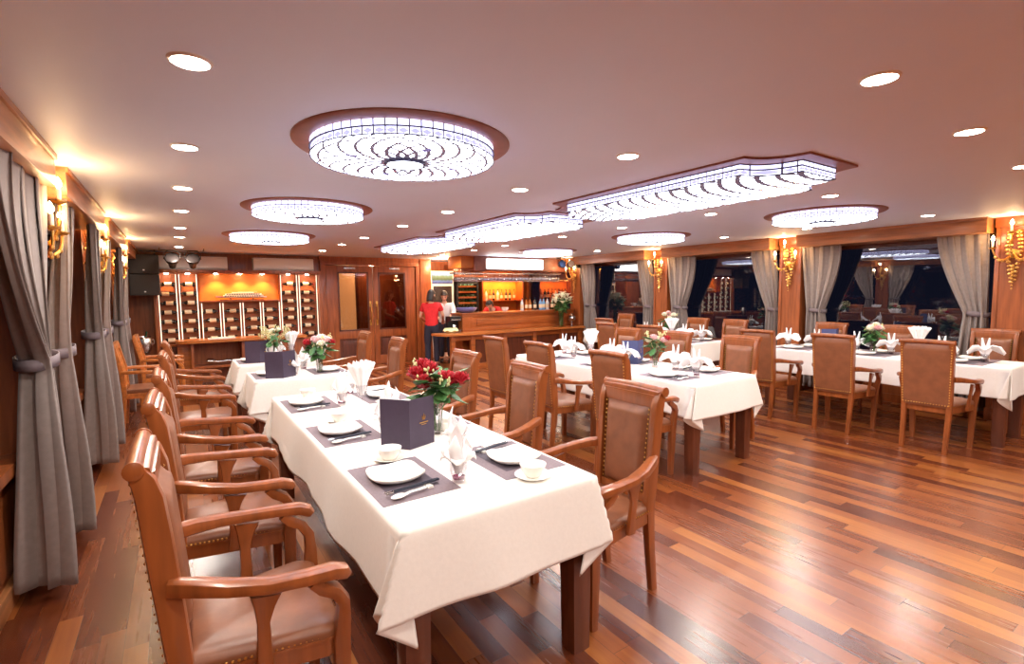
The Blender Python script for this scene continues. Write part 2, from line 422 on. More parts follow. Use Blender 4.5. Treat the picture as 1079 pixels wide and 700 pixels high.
WL = ['between the camera and the first brass sconce on the left wall', 'just beyond the nearest sconce on the left wall', 'just before the second sconce on the left wall',
      'just beyond the second sconce on the left wall', 'just before the farthest sconce on the left wall', 'beyond the farthest sconce, beside the loudspeakers']
for k, (t, i, h) in enumerate([((2.55, 3.62), (3.42, 3.70), (3.32, 3.74)), ((4.03, 4.5), (4.03, 4.2), (4.05, 4.42)), ((5.3, 5.9), (5.66, 5.88), (5.6, 5.94)),
                               ((6.28, 6.8), (6.28, 6.46), (6.28, 6.6)), ((7.7, 8.18), (8.0, 8.18), (7.95, 8.2)), ((8.55, 9.0), (8.57, 8.75), (8.57, 8.85))]):
    curtain(xc, t, i, h, ct % WL[k], -1)
xc = 7.87
WR = ['beside the rightmost sconce, right of the big dark window', 'left of the big dark window, right of the second sconce', 'left of the second sconce from the right',
      'right of the third sconce from the right', 'left of the third sconce from the right', 'beside the sconce above the bar ledge']
for k, (t, i, h) in enumerate([((1.77, 2.24), (1.78, 1.98), (1.76, 2.06)), ((3.3, 3.82), (3.56, 3.78), (3.5, 3.82)), ((4.22, 4.62), (4.22, 4.4), (4.22, 4.46)),
                               ((5.66, 6.27), (5.96, 6.24), (5.9, 6.26)), ((6.67, 7.02), (6.67, 6.93), (6.67, 6.98)), ((8.28, 8.74), (8.42, 8.7), (8.38, 8.74))]):
    curtain(xc, t, i, h, ct % WR[k], 1)
# ================================================================== CEILING LAMPS
def mk_drum():
    t = thing('ceiling_lamp', '', 'ceiling lamp', group='round leaded glass ceiling lamps')
    MB().lathe([(.40, -.012), (.40, 0), (.495, 0), (.495, -.006), (.485, -.014), (.41, -.014)], 64).build('mounting_ring', 'fixture_ring', t)
    MB().lathe([(.418, 0), (.418, -.042), (.414, -.045), (.418, -.078)], 64, mi=0).build('glass_band', 'lead_band_round', t)
    b = MB().lathe([(.416, -.078), (.40, -.084), (.25, -.088), (.09, -.09), (.088, -.1), (.0, -.102)], 64); b.build('glass_dish', 'lead_rose', t)
    b = MB()
    for z, r in ((-.004, .421), (-.044, .421), (-.079, .42)):
        b.sweep([(r*math.cos(2*PI*i/48), r*math.sin(2*PI*i/48), z) for i in range(49)], .003, n=6, cap=False)
    b.sweep([(.091*math.cos(2*PI*i/32), .091*math.sin(2*PI*i/32), -.095) for i in range(33)], .005, .009, n=6, cap=False)
    b.build('lead_rim', 'lead', t); t.scale = (1.1, 1.1, 1); return t
dr = Proto(mk_drum)
for x, y, l in ((1.03, 2.53, 'large round leaded-glass ceiling lamp nearest the camera, above the front table'), (1.03, 4.78, 'second round leaded-glass ceiling lamp in the left row'),
                (1.05, 7.15, 'farthest round leaded-glass ceiling lamp of the left row, before the wine rack'), (5.58, 2.58, 'round leaded-glass ceiling lamp nearest the big dark window at right'),
                (5.65, 4.9, 'middle round leaded-glass ceiling lamp of the right row'), (5.89, 7.58, 'round leaded-glass ceiling lamp just in front of the bar')):
    dr.put((x, y, CEIL), 0, l)
def cart(hw, tab, hl, hm):
    """cartouche outline: a long rectangle whose ends sweep in by concave corners to a narrower tab"""
    A, Q, B = (hw, hm), (tab+.02, hm+.03), (tab, hl)
    cur = [tuple(A[k]*(1-t)**2+2*Q[k]*t*(1-t)+B[k]*t*t for k in (0, 1)) for t in [i/9 for i in range(10)]]
    q = [(hw, hm*k/6) for k in range(6)]+cur
    o = q+[(-x, y) for x, y in q[::-1]]+[(-x, -y) for x, y in q[1:]]+[(x, -y) for x, y in q[:0:-1]]
    return o
def mk_cart():
    t = thing('ceiling_lamp', '', 'ceiling lamp', group='long leaded glass ceiling lamps')
    oi = cart(.43, .205, 1.05, .80); oo = cart(.525, .295, 1.14, .885)
    b = MB(); b.prism(oo, -.014, 0); b.build('mounting_ring', 'fixture_ring', t)
    MB().prism(oi, -.08, -.01, top=False, bot=False).build('glass_band', 'lead_band_long', t, sharp=3)
    k = [(x*.94, y*.97) for x, y in oi]; n = len(oi)
    b = MB().add([(x, y, -.08) for x, y in oi]+[(x, y, -.09) for x, y in k], [[i, (i+1) % n, n+(i+1) % n, n+i] for i in range(n)]+[list(range(n, 2*n))])
    b.build('glass_dish', 'lead_cartouche', t)
    b = MB()
    for z in (-.016, -.046, -.081): b.sweep([(x*1.004, y*1.003, z) for x, y in oi+[oi[0]]], .004, n=6, cap=False)
    b.build('lead_rim', 'lead', t); return t
crt = Proto(mk_cart)
for y, l in ((2.6, 'leaded-glass cartouche ceiling lamp nearest the camera, of three down the middle'), (4.97, 'middle leaded-glass cartouche lamp of the three down the ceiling'), (7.35, 'farthest leaded-glass cartouche lamp of the three, nearest the bar')):
    crt.put((3.29, y, CEIL), 0, l)
def mk_down():
    t = thing('downlight', '', 'downlight', group='recessed ceiling downlights')
    MB().lathe([(.055, -.003), (.056, -.008), (.063, -.005), (.066, 0)], 24).build('bezel', 'white', t)
    MB().lathe([(.056, -.004), (.05, -.008), (0, -.0095)], 24).build('lens', 'down_lens', t)
    lamp('downlight_lamp', 'SPOT', (0, 0, -.03), DOWN_W, (1, .94, .85), t, spot_size=R(174), spot_blend=.55, shadow_soft_size=.05); return t
DOWN_W = 10
dn = Proto(mk_down)
for x, ys, row in ((.08, (.85, 1.99, 3.12, 4.30, 5.45, 6.8, 7.87, 9.45), 'in the row above the left aisle'), (2.18, (.83, 2.06, 3.14, 4.34, 5.48, 6.88, 8.0, 9.23), 'in the row between the round and long lamps'),
                   (4.55, (.9, 2.05, 3.17, 4.39, 5.52, 7.0, 8.04, 9.35), 'in the row right of the long lamps'), (6.75, (.9, 2.06, 3.3, 4.47, 5.7, 7.15, 8.3), 'in the row above the window tables')):
    for i, y in enumerate(ys): dn.put((x, y, CEIL), 0, 'round ceiling downlight, %s from the camera %s' % (ORD[i], row))
for x, l in ((1.0, 'added round leaded-glass ceiling lamp, unseen behind the camera on the left side'), (5.6, 'added round leaded-glass ceiling lamp, unseen behind the camera on the right side')): dr.put((x, -2.2, CEIL), 0, l)  # unseen lamps added behind the camera to brighten the near ceiling
crt.put((3.29, -2.2, CEIL), 0, 'added leaded-glass cartouche ceiling lamp, unseen behind the camera')
for i, x in enumerate((.08, 2.18, 4.55, 6.75)):  # unseen downlights added behind the camera for the same extra light
    for j, y in enumerate((-.35, -1.5, -2.7)): dn.put((x, y, CEIL), 0, 'added round ceiling downlight, unseen behind the camera, %s of the %s row' % (ORD[j], ORD[i]))
dn.put((3.3, .86, CEIL), 0, 'small round ceiling downlight right of the nearest long lamp, top of the photo')
# ================================================================== SCONCES
def mk_sconce():
    """local: wall plane at y=0, arms towards -y, z=0 at the arm joint"""
    t = thing('wall_sconce', '', 'wall lamp', group='brass candle sconces')
    b = MB().lathe([(.0, -.0), (.035, -.004), (.05, -.02), (.02, -.03), (.0, -.034)], 14, axis='y', c=(0, 0, -.02))
    for k in range(26):                     # leafy cast backplate tapering to a tail
        z = .22-.022*k; w = .055*(1-abs(k-8)/22); s_ = (-1)**k
        b.ball((s_*w, -.02-.012*math.sin(k), z), .024*(1-.4*k/26), 6, 4, (1.2, .6, .9))
    for k in range(8): b.ball((0, -.025, -.16-.035*k+.0), .02-.0015*k, 6, 4, (1, .7, 1.2))
    b.build('backplate', 'brass', t)
    for dx, dz, dy in ((-.15, 0, -.14), (.15, 0, -.14), (0, .16, -.16)):
        b = MB(); pts = []
        for i in range(13):
            k = i/12; pts.append((dx*k*(1+.12*math.sin(PI*k)), -.03+(dy+.03)*math.sin(k*PI/2), -.02+dz*k-.09*math.sin(PI*k)+.05*k))
        b.sweep(pts, [.011-.003*i/12 for i in range(13)], n=7)
        for i in (3, 5, 7, 9): b.ball((pts[i][0], pts[i][1], pts[i][2]-.012), .017, 6, 4, (1.1, .7, 1))
        e = pts[-1]; b.lathe([(.004, 0), (.03, .012), (.036, .022), (.012, .018), (.012, .03)], 12, c=e); a = b.build('arm', 'brass', t)
        MB().lathe([(.011, .028), (.011, .09), (.006, .094), (0, .094)], 10, c=e).build('candle', 'cream', a)
        MB().lathe([(.006, .094), (.016, .11), (.017, .122), (.01, .142), (.001, .158)], 10, c=e).build('bulb', 'bulb', a)
        lamp('sconce_lamp', 'POINT', (e[0], e[1]-.045, e[2]+.13), SC_W, (1, .6, .26), t, shadow_soft_size=.03)
    return t
SC_W = .6
sc = Proto(mk_sconce)
for i, p in enumerate(PL[3:]): sc.put((-.68, p, 1.88), PI/2, ['brass three-candle sconce on the nearest left pilaster', 'brass three-candle sconce on the second left pilaster', 'brass three-candle sconce on the left pilaster nearest the loudspeakers'][i])
for i, p in enumerate(PR[2:]): sc.put((7.735, p, 1.92), -PI/2, ['brass three-candle sconce at the right edge of the photo', 'brass three-candle sconce left of the big dark window', 'brass three-candle sconce on the pilaster right of the vase of lilies', 'brass three-candle sconce above the end of the bar'][i])
# ================================================================== CHAIRS
def nails(b, pts, r=.0055, mi=0):
    for p, nrm in pts:
        p, nrm = Vector(p), Vector(nrm).normalized(); a = nrm.orthogonal().normalized(); c = nrm.cross(a)
        vs = [tuple(p+(a*math.cos(k*PI/3)+c*math.sin(k*PI/3))*r) for k in range(6)]+[tuple(p+nrm*r*.8)]
        b.add(vs, [[k, (k+1) % 6, 6] for k in range(6)], mi)
def mk_chair():
    t = thing('armchair', '', 'chair', group='leather armchairs')
    W = 'chair_wood'
    ym = lambda z: -.205-.055*max(0, z-.43)/.6      # rake of the back
    # rear legs run on as back posts
    for s in (-1, 1):
        MB().sweep([(s*.165, -.25, 0), (s*.168, -.222, .25), (s*.172, -.207, .43)], [.019, .021, .023], [.021, .024, .027], 12, 5, (0, 1, 0)).build('leg', W, t)
    b = MB()
    for s in (-1, 1):
        b.sweep([(s*(.172+.012*(z-.42)/.6), ym(z), z) for z in (.42, .55, .7, .85, .95)]+[(s*.184, ym(1.0)-.008, 1.0), (s*.184, ym(1.02)-.024, 1.036)], [.021, .021, .02, .02, .021, .021, .02], [.03, .034, .036, .036, .034, .03, .022], 12, 5, (0, 1, 0))
    b.box(-.165, ym(.5)-.018, .455, .165, ym(.5)+.018, .515, .004)
    b.box(-.175, ym(.99)-.016, .955, .175, ym(.99)+.018, 1.02, .004)
    b.build('back_frame', W, t)
    # scrolled top rail
    b = MB(); n = 14; z, y = 1.036, ym(1.03)-.024
    pts = [(-.198+.396*i/n, y, z+.006*math.sin(PI*i/n)) for i in range(n+1)]
    b.sweep(pts, .022, .022, 14); b.sweep([(p[0]*.97, p[1]+.018, p[2]-.018) for p in pts], .02, .022, 12, 4)
    for s in (-1, 1): b.lathe([(0, 0), (.025, .0), (.025, .01), (.012, .014), (0, .014)], 14, axis='x', c=(s*.199-(0 if s > 0 else .012), y, z+.001))
    b.build('top_rail', W, t)
    # padded leather, front and rear
    def pad(x0, z0, z1, out, bulge, wtop, base=.014):
        def fn(u, v):
            z = z0+(z1-z0)*v; hw = x0+(wtop-x0)*v; x = -hw+2*hw*u
            k = max(0, min(1, min(u, 1-u)*7))*max(0, min(1, min(v, 1-v)*12)); k = 1-(1-k)**2
            return (x, ym(z)+out*((.014 if out > 0 else .026)+bulge*k), z)
        return fn
    b = MB().grid(pad(.135, .52, .955, 1, .03, .146), 14, 18); b.grid(pad(.19, .425, 1.02, -1, .014, .203), 14, 18)
    b.build('backrest', 'leather', t, sharp=1.2)
    N = 17
    for s in (-1, 1):
        b = MB(); nails(b, [((s*(.139+.011*i/N), ym(.53+.415*i/N)+.021, .53+.415*i/N), (0, 1, 0)) for i in range(N+1)]); b.build('rivet_row', 'brass', t)
        b = MB(); nails(b, [((s*(.176+.012*i/22), ym(.46+.54*i/22)-.0375, .46+.54*i/22), (0, -1, 0)) for i in range(23)]); b.build('rivet_row', 'brass', t)
    b = MB(); nails(b, [((-.17+.34*i/16, ym(.455)-.0385, .455), (0, -1, 0)) for i in range(17)])
    b.build('rivet_row', 'brass', t)
    # seat
    def outline(e=0, n=8):
        o = []
        for cx, cy_, a in ((.25-.06, .235-.06, 0), (-.25+.06, .235-.06, PI/2), (-.185+.02, -.215+.02, PI), (.185-.02, -.215+.02, 1.5*PI)):
            r = .06 if cy_ > 0 else .02
            for i in range(n+1): q = a+PI/2*i/n; o.append((cx+(r+e)*math.cos(q), cy_+(r+e)*math.sin(q)))
        return o
    b = MB(); b.prism(outline(), .375, .432); b.prism(outline(.004), .425, .434); b.build('seat_frame', W, t)
    rings = [(.0, .432), (.002, .445), (-.004, .46), (-.022, .472), (-.06, .482), (-.11, .487)]
    vs, fs = [], []; n = len(outline())
    for e, z in rings:
        for x, y in outline():
            k = 1+e/.25; vs.append((x*k, y*k, z))
    for j in range(len(rings)-1):
        for i in range(n): k = (i+1) % n; fs.append([j*n+i, j*n+k, (j+1)*n+k, (j+1)*n+i])
    vs.append((0, 0, .49)); L = len(vs)-1; j = len(rings)-1
    for i in range(n): fs.append([j*n+i, j*n+(i+1) % n, L])
    MB().add(vs, fs).build('seat', 'leather', t, sharp=1.2)
    b = MB(); o = outline(.0045, 8)
    pts = [((-.19+.38*i/24, .2385, .44), (0, 1, 0)) for i in range(25)]
    nails(b, pts, .005); b.build('rivet_row', 'brass', t)
    for s in (-1, 1): b = MB(); nails(b, [((s*(.1905+.056*i/22), -.2+.37*i/22, .44), (s, 0, 0)) for i in range(23)], .005); b.build('rivet_row', 'brass', t)
    # front legs rise past the seat and curl back under the arm; arms and mid supports
    for s in (-1, 1):
        MB().sweep([(s*.228, .222, 0), (s*.232, .224, .2), (s*.236, .226, .42), (s*.25, .232, .5), (s*.262, .23, .55), (s*.27, .205, .59), (s*.274, .165, .615), (s*.276, .14, .642)],
                   [.02, .024, .028, .024, .023, .023, .022, .02], [.02, .024, .028, .022, .02, .02, .021, .02], 12, 5, (0, 1, 0)).build('leg', W, t)
        MB().sweep([(s*.247, -.0, .40), (s*.255, -.0, .48), (s*.264, .0, .56), (s*.27, .005, .61), (s*.274, .01, .645)], [.013, .012, .012, .013, .013], [.026, .02, .018, .03, .044], 12, 5, (0, 1, 0)).build('arm_support', W, t)
        MB().sweep([(s*.194, -.222, .70), (s*.222, -.165, .697), (s*.257, -.08, .685), (s*.28, .02, .67), (s*.282, .12, .662), (s*.276, .2, .655), (s*.27, .232, .642), (s*.268, .246, .626)],
                   [.02, .026, .03, .029, .03, .032, .028, .016], [.026, .025, .021, .02, .02, .022, .022, .014], 14, 3.5).build('armrest', W, t)
    return t
ch = Proto(mk_chair)
AC = 'brown leather armchair '
def chairs(x, ys, rz, labels, grp, sz=1):
    for y, l in zip(ys, labels):
        o = ch.put((x if not isinstance(y, tuple) else y[0], y if not isinstance(y, tuple) else y[1], 0), rz+R(random.uniform(-1.5, 1.5)), AC+l, grp); o.scale = (1, 1, sz)
chairs(.165, (1.85, 2.74, 3.62), -PI/2, ['nearest the camera, left of the long front table', 'second from the camera, left of the long front table', 'third from the camera, left of the long front table'], 'armchairs left of the front tables', 1.045)
chairs(.15, (5.32, 6.55), -PI/2, ['at the aisle side of the first small table, fourth in line', 'at the aisle side of the second small table, fifth in line'], 'armchairs left of the front tables')
chairs(1.73, (1.85, 2.81, 3.71), PI/2, ['nearest the camera, right of the long front table', 'right of the long front table, behind the red roses', 'right of the long front table, farthest of its three'], 'armchairs right of the front tables')
chairs(1.745, (5.3, 6.45), PI/2, ['right of the first small table, before the double doors', 'right of the second small table, nearest the double doors'], 'armchairs right of the front tables')
chairs(3.168, (2.93, 3.88, (3.165, 4.68)), -PI/2, ['seen from behind, left of the middle table, nearest its front end', 'seen from behind, left of the middle table, second of three', 'seen from behind, left of the middle table, nearest the bar'], 'armchairs at the middle table')
chairs(4.64, (3.03, 3.85, 4.62), PI/2, ['right of the middle table, nearest its front end', 'right of the middle table, behind its flower vase', 'right of the middle table, nearest the bar'], 'armchairs at the middle table')
chairs(6.05, (1.72, 2.53, 3.36), -PI/2, ['rightmost, seen from behind at the right-hand table', 'seen from behind at the right-hand table, second from right', 'seen from behind at the far left end of the right-hand table'], 'armchairs at the right-hand table')
chairs(7.44, (1.68, 2.58, 3.4), PI/2, ['rightmost by the window behind the right-hand table', 'by the big window, behind the white fan napkin', 'by the big window, behind the dark menu on the right-hand table'], 'armchairs at the right-hand table')
chairs(5.74, (4.75, 5.58), -PI/2, ['behind the blue menu, seen from behind at the back window table', 'seen from behind at the back window table, nearer the bar'], 'armchairs at the back window tables')
chairs(7.2, (4.72, 5.42), PI/2, ['by the second window, beside the sconce-side curtain at the back table', 'by the second window, behind the napkins of the back window table'], 'armchairs at the back window tables')
chairs(6.58, (6.5,), -PI/2, ['at the small corner table, back toward the bar'], 'armchairs at the back window tables')
chairs(7.52, (7.38,), PI/2, ['farthest one, by the window nearest the bar'], 'armchairs at the back window tables')
# slatted chairs under the left windows
def mk_slat():
    t = thing('slat_back_armchair', '', 'chair', group='slat-back armchairs by the left windows'); W = 'counter_wood'
    for s in (-1, 1):
        MB().sweep([(s*.235, -.26, 0), (s*.235, -.22, .42), (s*.235, -.235, .7), (s*.235, -.3, 1.0)], .02, .024, 12, 5, (0, 1, 0)).build('leg', W, t)
        MB().sweep([(s*.25, .22, 0), (s*.25, .225, .4), (s*.262, .22, .56), (s*.27, .17, .64)], .022, .022, 12, 5, (0, 1, 0)).build('leg', W, t)
        MB().sweep([(s*.24, -.24, .68), (s*.27, -.08, .675), (s*.28, .1, .665), (s*.27, .24, .645)], [.02, .026, .028, .022], .02, 12, 4).build('armrest', W, t)
    for i in range(5):
        x = -.16+.08*i; MB().sweep([(x, -.22, .48), (x, -.235, .7), (x, -.29, .95)], .022, .008, 10, 5, (0, 1, 0)).build('back_slat', W, t)
    MB().box(-.24, -.315, .93, .24, -.275, 1.02, .012).box(-.23, -.235, .45, .23, -.205, .5, .005).build('top_rail', W, t)
    MB().box(-.255, -.22, .37, .255, .24, .43, .006).build('seat_frame', W, t)
    MB().box(-.245, -.2, .425, .245, .235, .475, .02).build('seat', 'leather', t); return t
sl = Proto(mk_slat)
sl.put((-.33, 7.42, 0), -PI/2, 'slat-back wooden armchair under the left windows, nearer of two')
sl.put((-.2, 8.62, 0), -PI/2, 'slat-back wooden armchair under the left windows, farther of two')
# ================================================================== TABLES
TT = .77
def table(x0, x1, y0, y1, name):
    cx, cy_ = (x0+x1)/2, (y0+y1)/2; hx, hy = (x1-x0)/2-.012, (y1-y0)/2-.012
    t = thing('dining_table', 'dark wooden dining table under the white cloth, %s' % name, 'table', (cx, cy_, 0), 0, 'dining tables')
    MB().box(-hx, -hy, .725, hx, hy, TT-.008, .004).build('tabletop', 'table_wood', t)
    MB().box(-hx+.05, -hy+.05, .64, hx-.05, hy-.05, .725).build('apron', 'table_wood', t)
    for sx_ in (-1, 1):
        for sy_ in (-1, 1):
            a, c = sx_*(hx-.048), sy_*(hy-.056)
            MB().sweep([(a, c, 0), (a, c, .4), (a, c, .69)], [.046, .05, .052], [.046, .05, .052], 12, 9, (0, 1, 0)).build('leg', 'table_wood', t)
def tablecloth(x0, x1, y0, y1, label, seed, drop=.29):
    rnd = random.Random(seed); ph = [rnd.uniform(0, 6) for _ in range(8)]
    cx, cy_ = (x0+x1)/2, (y0+y1)/2; hx, hy = (x1-x0)/2, (y1-y0)/2
    us = lambda h: [-h-drop+drop*i/22 for i in range(22)]+[-h+2*h*i/24 for i in range(25)]+[h+drop*(i+1)/22 for i in range(22)]
    U, V = us(hx), us(hy)
    def pos(u, v):
        du, dv = max(0, abs(u)-hx), max(0, abs(v)-hy); su, sv = (1 if u > 0 else -1), (1 if v > 0 else -1)
        if du == 0 and dv == 0: return (u, v, TT)
        if du and dv:                       # corner flap: hangs as one soft fold on the diagonal
            # the end panel runs on past the corner by F degrees, folds back behind itself and joins the side panel
            r = math.hypot(du, dv); th = math.degrees(math.atan2(dv, du)); F = 17+3*math.sin(ph[1]+su+2*sv)
            if th >= 90-F: fi, ps, w = 90-th, .10-.02*(90-th)/F, 1.0
            elif th >= 45: k = (90-F-th)/(45-F); fi, ps, w = F-(90-F-th), .08-.045*k**.5, 1.0
            else:
                q = 1-th/45; fi = (2*F-45)*(1-q)**2+13*math.sin(PI*q); ps = .035*(1-q)-math.sin(R(14))*math.sin(PI*q)**1.2; w = 1-q
            d = Vector((math.sin(R(fi))+.10*(1-w), ps, -math.cos(R(fi)))).normalized()
            return (su*(hx+d.x*r+.006*(1-w)), sv*(hy+d.y*r+.006*w), TT+d.z*r)
        r = du or dv; s = v if du else u; h = hy if du else hx
        end = max(0, 1-(h-abs(s))/.35)
        wv = .016*math.sin(5.3*s+ph[2 if du else 3]+(1 if (u+v) > 0 else 0))*r/drop+.008*math.sin(13*s+ph[4])*(r/drop)
        o = r*.10+wv*(1-end); z = TT-math.sqrt(r*r-(r*.1)**2)+.004*math.sin(4*s+ph[5])*r/drop
        rnd_ = .006*(1-math.exp(-r/.012))
        return (u and su*(hx+o+rnd_) if du else u, sv*(hy+o+rnd_) if dv else v, z)
    nu, nv = len(U), len(V); vs = []
    for v in V:
        for u in U: vs.append(pos(u, v))
    fs = []
    for j in range(nv-1):
        for i in range(nu-1):
            a, b_, c, d = j*nu+i, j*nu+i+1, (j+1)*nu+i+1, (j+1)*nu+i; um, vm = (U[i]+U[i+1])/2, (V[j]+V[j+1])/2
            if abs(um) < hx or abs(vm) < hy: fs.append([a, b_, c, d])
            elif um*vm > 0: fs += [[a, b_, c], [a, c, d]]
            else: fs += [[a, b_, d], [b_, c, d]]
    b = MB().add(vs, fs)
    o = b.build('tablecloth', 'cloth', sharp=3); o.location = (cx, cy_, 0); tag(o, label, 'tablecloth', 'white tablecloths')
    sd = o.modifiers.new('thick', 'SOLIDIFY'); sd.thickness = .003; sd.offset = 0
T1 = (.567, 1.432, 1.52, 4.13); TB = (.55, 1.41, 4.98, 5.62); TC = (.53, 1.38, 6.2, 6.9)
T2 = (3.469, 4.326, 2.526, 5.1); T3 = (6.46, 7.14, 1.28, 3.66); T4 = (6.1, 6.86, 4.5, 6.0); T5 = (6.92, 7.2, 6.3, 7.65)
for i, (T, nm) in enumerate(((T1, 'nearest the camera with red roses on it'), (TB, 'first small one behind the front table'), (TC, 'second small one, before the wine counter'),
                             (T2, 'in the middle of the room'), (T3, 'long one along the big window at right'), (T4, 'by the second window, behind the middle table'), (T5, 'small one in the far window corner'))):
    table(*T, nm); tablecloth(*T, ['white tablecloth with pointed hanging corners on the front table', 'white tablecloth on the first small table beyond the front table', 'white tablecloth on the second small table before the wine counter',
        'white tablecloth on the middle table, its corners hanging above the open floor', 'white tablecloth on the long right-hand table by the window', 'white tablecloth on the back table by the second window', 'white tablecloth on the small far corner table'][i], i*3+1, [.29, .29, .29, .28, .29, .28, .25][i])
# ================================================================== TABLEWARE
Z0 = TT+.001
def single(name, mk, cat):
    def f():
        o = mk(); tag(o, '', cat); return o
    return Proto(f)
def mk_plate():
    b = MB(); pr = [(0, .006), (.06, .005), (.092, .008), (.108, .02), (.111, .021), (.112, .017), (.095, .002), (.07, 0), (0, 0)]
    n = 48; vs, fs = [], []
    for r, z in pr:
        for i in range(n):
            a = 2*PI*i/n; k = 1/((abs(math.cos(a))**3.6+abs(math.sin(a))**3.6)**(1/3.6)); lift = (k-1)*.05*(r/.11)**2
            vs.append((r*k*math.cos(a), r*k*math.sin(a), z+lift))
    for j in range(len(pr)-1):
        for i in range(n): k = (i+1) % n; fs.append([j*n+i, j*n+k, (j+1)*n+k, (j+1)*n+i])
    return b.add(vs, fs).build('dinner_plate', 'china', sharp=1.4)
plate = single('dinner_plate', mk_plate, 'plate')
saucer = single('saucer', lambda: MB().lathe([(0, .004), (.03, .004), (.055, .008), (.076, .016), (.078, .015), (.06, .004), (.04, 0), (0, 0)], 32).build('saucer', 'china', sharp=1.4), 'saucer')
bowl = single('soup_bowl', lambda: MB().lathe([(0, .012), (.03, .014), (.046, .03), (.05, .052), (.056, .054), (.056, .05), (.052, .046), (.05, .028), (.036, .008), (.03, 0), (0, 0)], 32).build('soup_bowl', 'china', sharp=1.4), 'bowl')
def mk_mat():
    b = MB().box(-.16, -.235, 0, .16, .235, .0022, .0006, 0).box(-.105, -.15, .0022, .105, .15, .003, 0, 1); return b.build('placemat', ['mat', 'mat_in'])
mat_ = single('placemat', mk_mat, 'placemat')
def mk_chop():
    t = thing('chopsticks', '', 'chopsticks')
    for k, s in enumerate((-1, 1)): MB().sweep([(-.12, s*.008, .016), (.12, s*.004, .012)], [.0026, .0042], n=8, pw=4).build('chopstick', 'navy', t)
    for s in (-1, 1): MB().sweep([(-.1205, s*.008, .016), (-.09, s*.0075, .0157)], [.0032, .0033], n=8, pw=4).build('silver_tip', 'steel', t)
    return t
chop = Proto(mk_chop)
def mk_rest():
    return MB().box(-.012, -.03, 0, .012, .03, .007, .003).box(-.01, -.03, .006, .01, -.018, .011, .002).box(-.01, .018, .006, .01, .03, .011, .002).build('chopstick_rest', 'china')
rest = single('chopstick_rest', mk_rest, 'chopstick rest')
def mk_spoon():
    t = thing('soup_spoon', '', 'spoon')
    def fn(u, v):
        a = 2*PI*u; r = v; return (-.052+.032*r*math.cos(a), .02*r*math.sin(a)*(1+.15*math.cos(a)), .002+.011*r*r)
    b = MB().grid(fn, 20, 6); b.build('spoon_bowl', 'china', t, sharp=3).modifiers.new('t', 'SOLIDIFY').thickness = .002
    MB().sweep([(-.024, 0, .011), (.0, 0, .014), (.04, 0, .012), (.072, 0, .012)], [.011, .008, .009, .011], [.003, .003, .003, .003], 10, 3).build('spoon_handle', 'china', t); return t
spoon = Proto(mk_spoon)
def mk_tumbler():
    t = thing('water_tumbler', '', 'glass')
    MB().lathe([(0, .014), (.026, .016), (.034, .05), (.036, .09), (.0365, .091), (.0375, .09), (.036, .05), (.03, .012), (.026, 0), (0, 0)], 24).build('tumbler_wall', 'glass', t, sharp=1.5)
    MB().lathe([(0, .0145), (.0255, .0155), (.0275, .024), (.0, .022)], 24).build('purple_base', 'glass_purple', t, sharp=1.5); return t
tumb = Proto(mk_tumbler)
def leaf_sheet(b, path, ws, cup=.3, nu=6):
    """a cupped cloth leaf along path of (pos, side vector)"""
    n = len(path)
    def fn(u, v):
        k = v*(n-1); i = min(int(k), n-2); f = k-i
        p = Vector(path[i][0]).lerp(Vector(path[i+1][0]), f); sd = Vector(path[i][1]).lerp(Vector(path[i+1][1]), f); w = ws[i]*(1-f)+ws[i+1]*f
        up_ = Vector((0, 0, 1)); q = (u-.5)*2
        nr = sd.cross(Vector(path[i+1][0])-Vector(path[i][0])); nr = nr.normalized() if nr.length > 1e-6 else up_
        return p+sd*(q*w)+nr*(cup*w*(1-q*q))
    b.grid(fn, nu, (n-1)*3)
def mk_flame():          # upright pleated napkin standing in the tumbler
    b = MB()
    for k in range(5):
        a = 2*PI*k/5+.3; c, s = math.cos(a), math.sin(a); h = (.225, .15, .185, .14, .165)[k]; r = (.012, .045, .03, .05, .04)[k]
        leaf_sheet(b, [((c*.006, s*.006, .02), (-s, c, 0)), ((c*.022, s*.022, .08), (-s, c, 0)), ((c*(r+.012), s*(r+.012), h*.72), (-s, c, 0)), ((c*r, s*r, h), (-s, c, 0))], [.012, .026, .03, .002], .5)
    for k in range(4):
        a = 2*PI*k/4; c, s = math.cos(a), math.sin(a)
        leaf_sheet(b, [((c*.01, s*.01, .06), (-s, c, 0)), ((c*.045, s*.045, .098), (-s, c, 0)), ((c*.068, s*.068, .10), (-s, c, 0)), ((c*.075, s*.075, .078), (-s, c, 0))], [.016, .028, .03, .008], .4)
    o = b.build('folded_napkin', 'napkin', sharp=3); sd = o.modifiers.new('t', 'SOLIDIFY'); sd.thickness = .0022; return o
flame = single('folded_napkin', mk_flame, 'napkin')
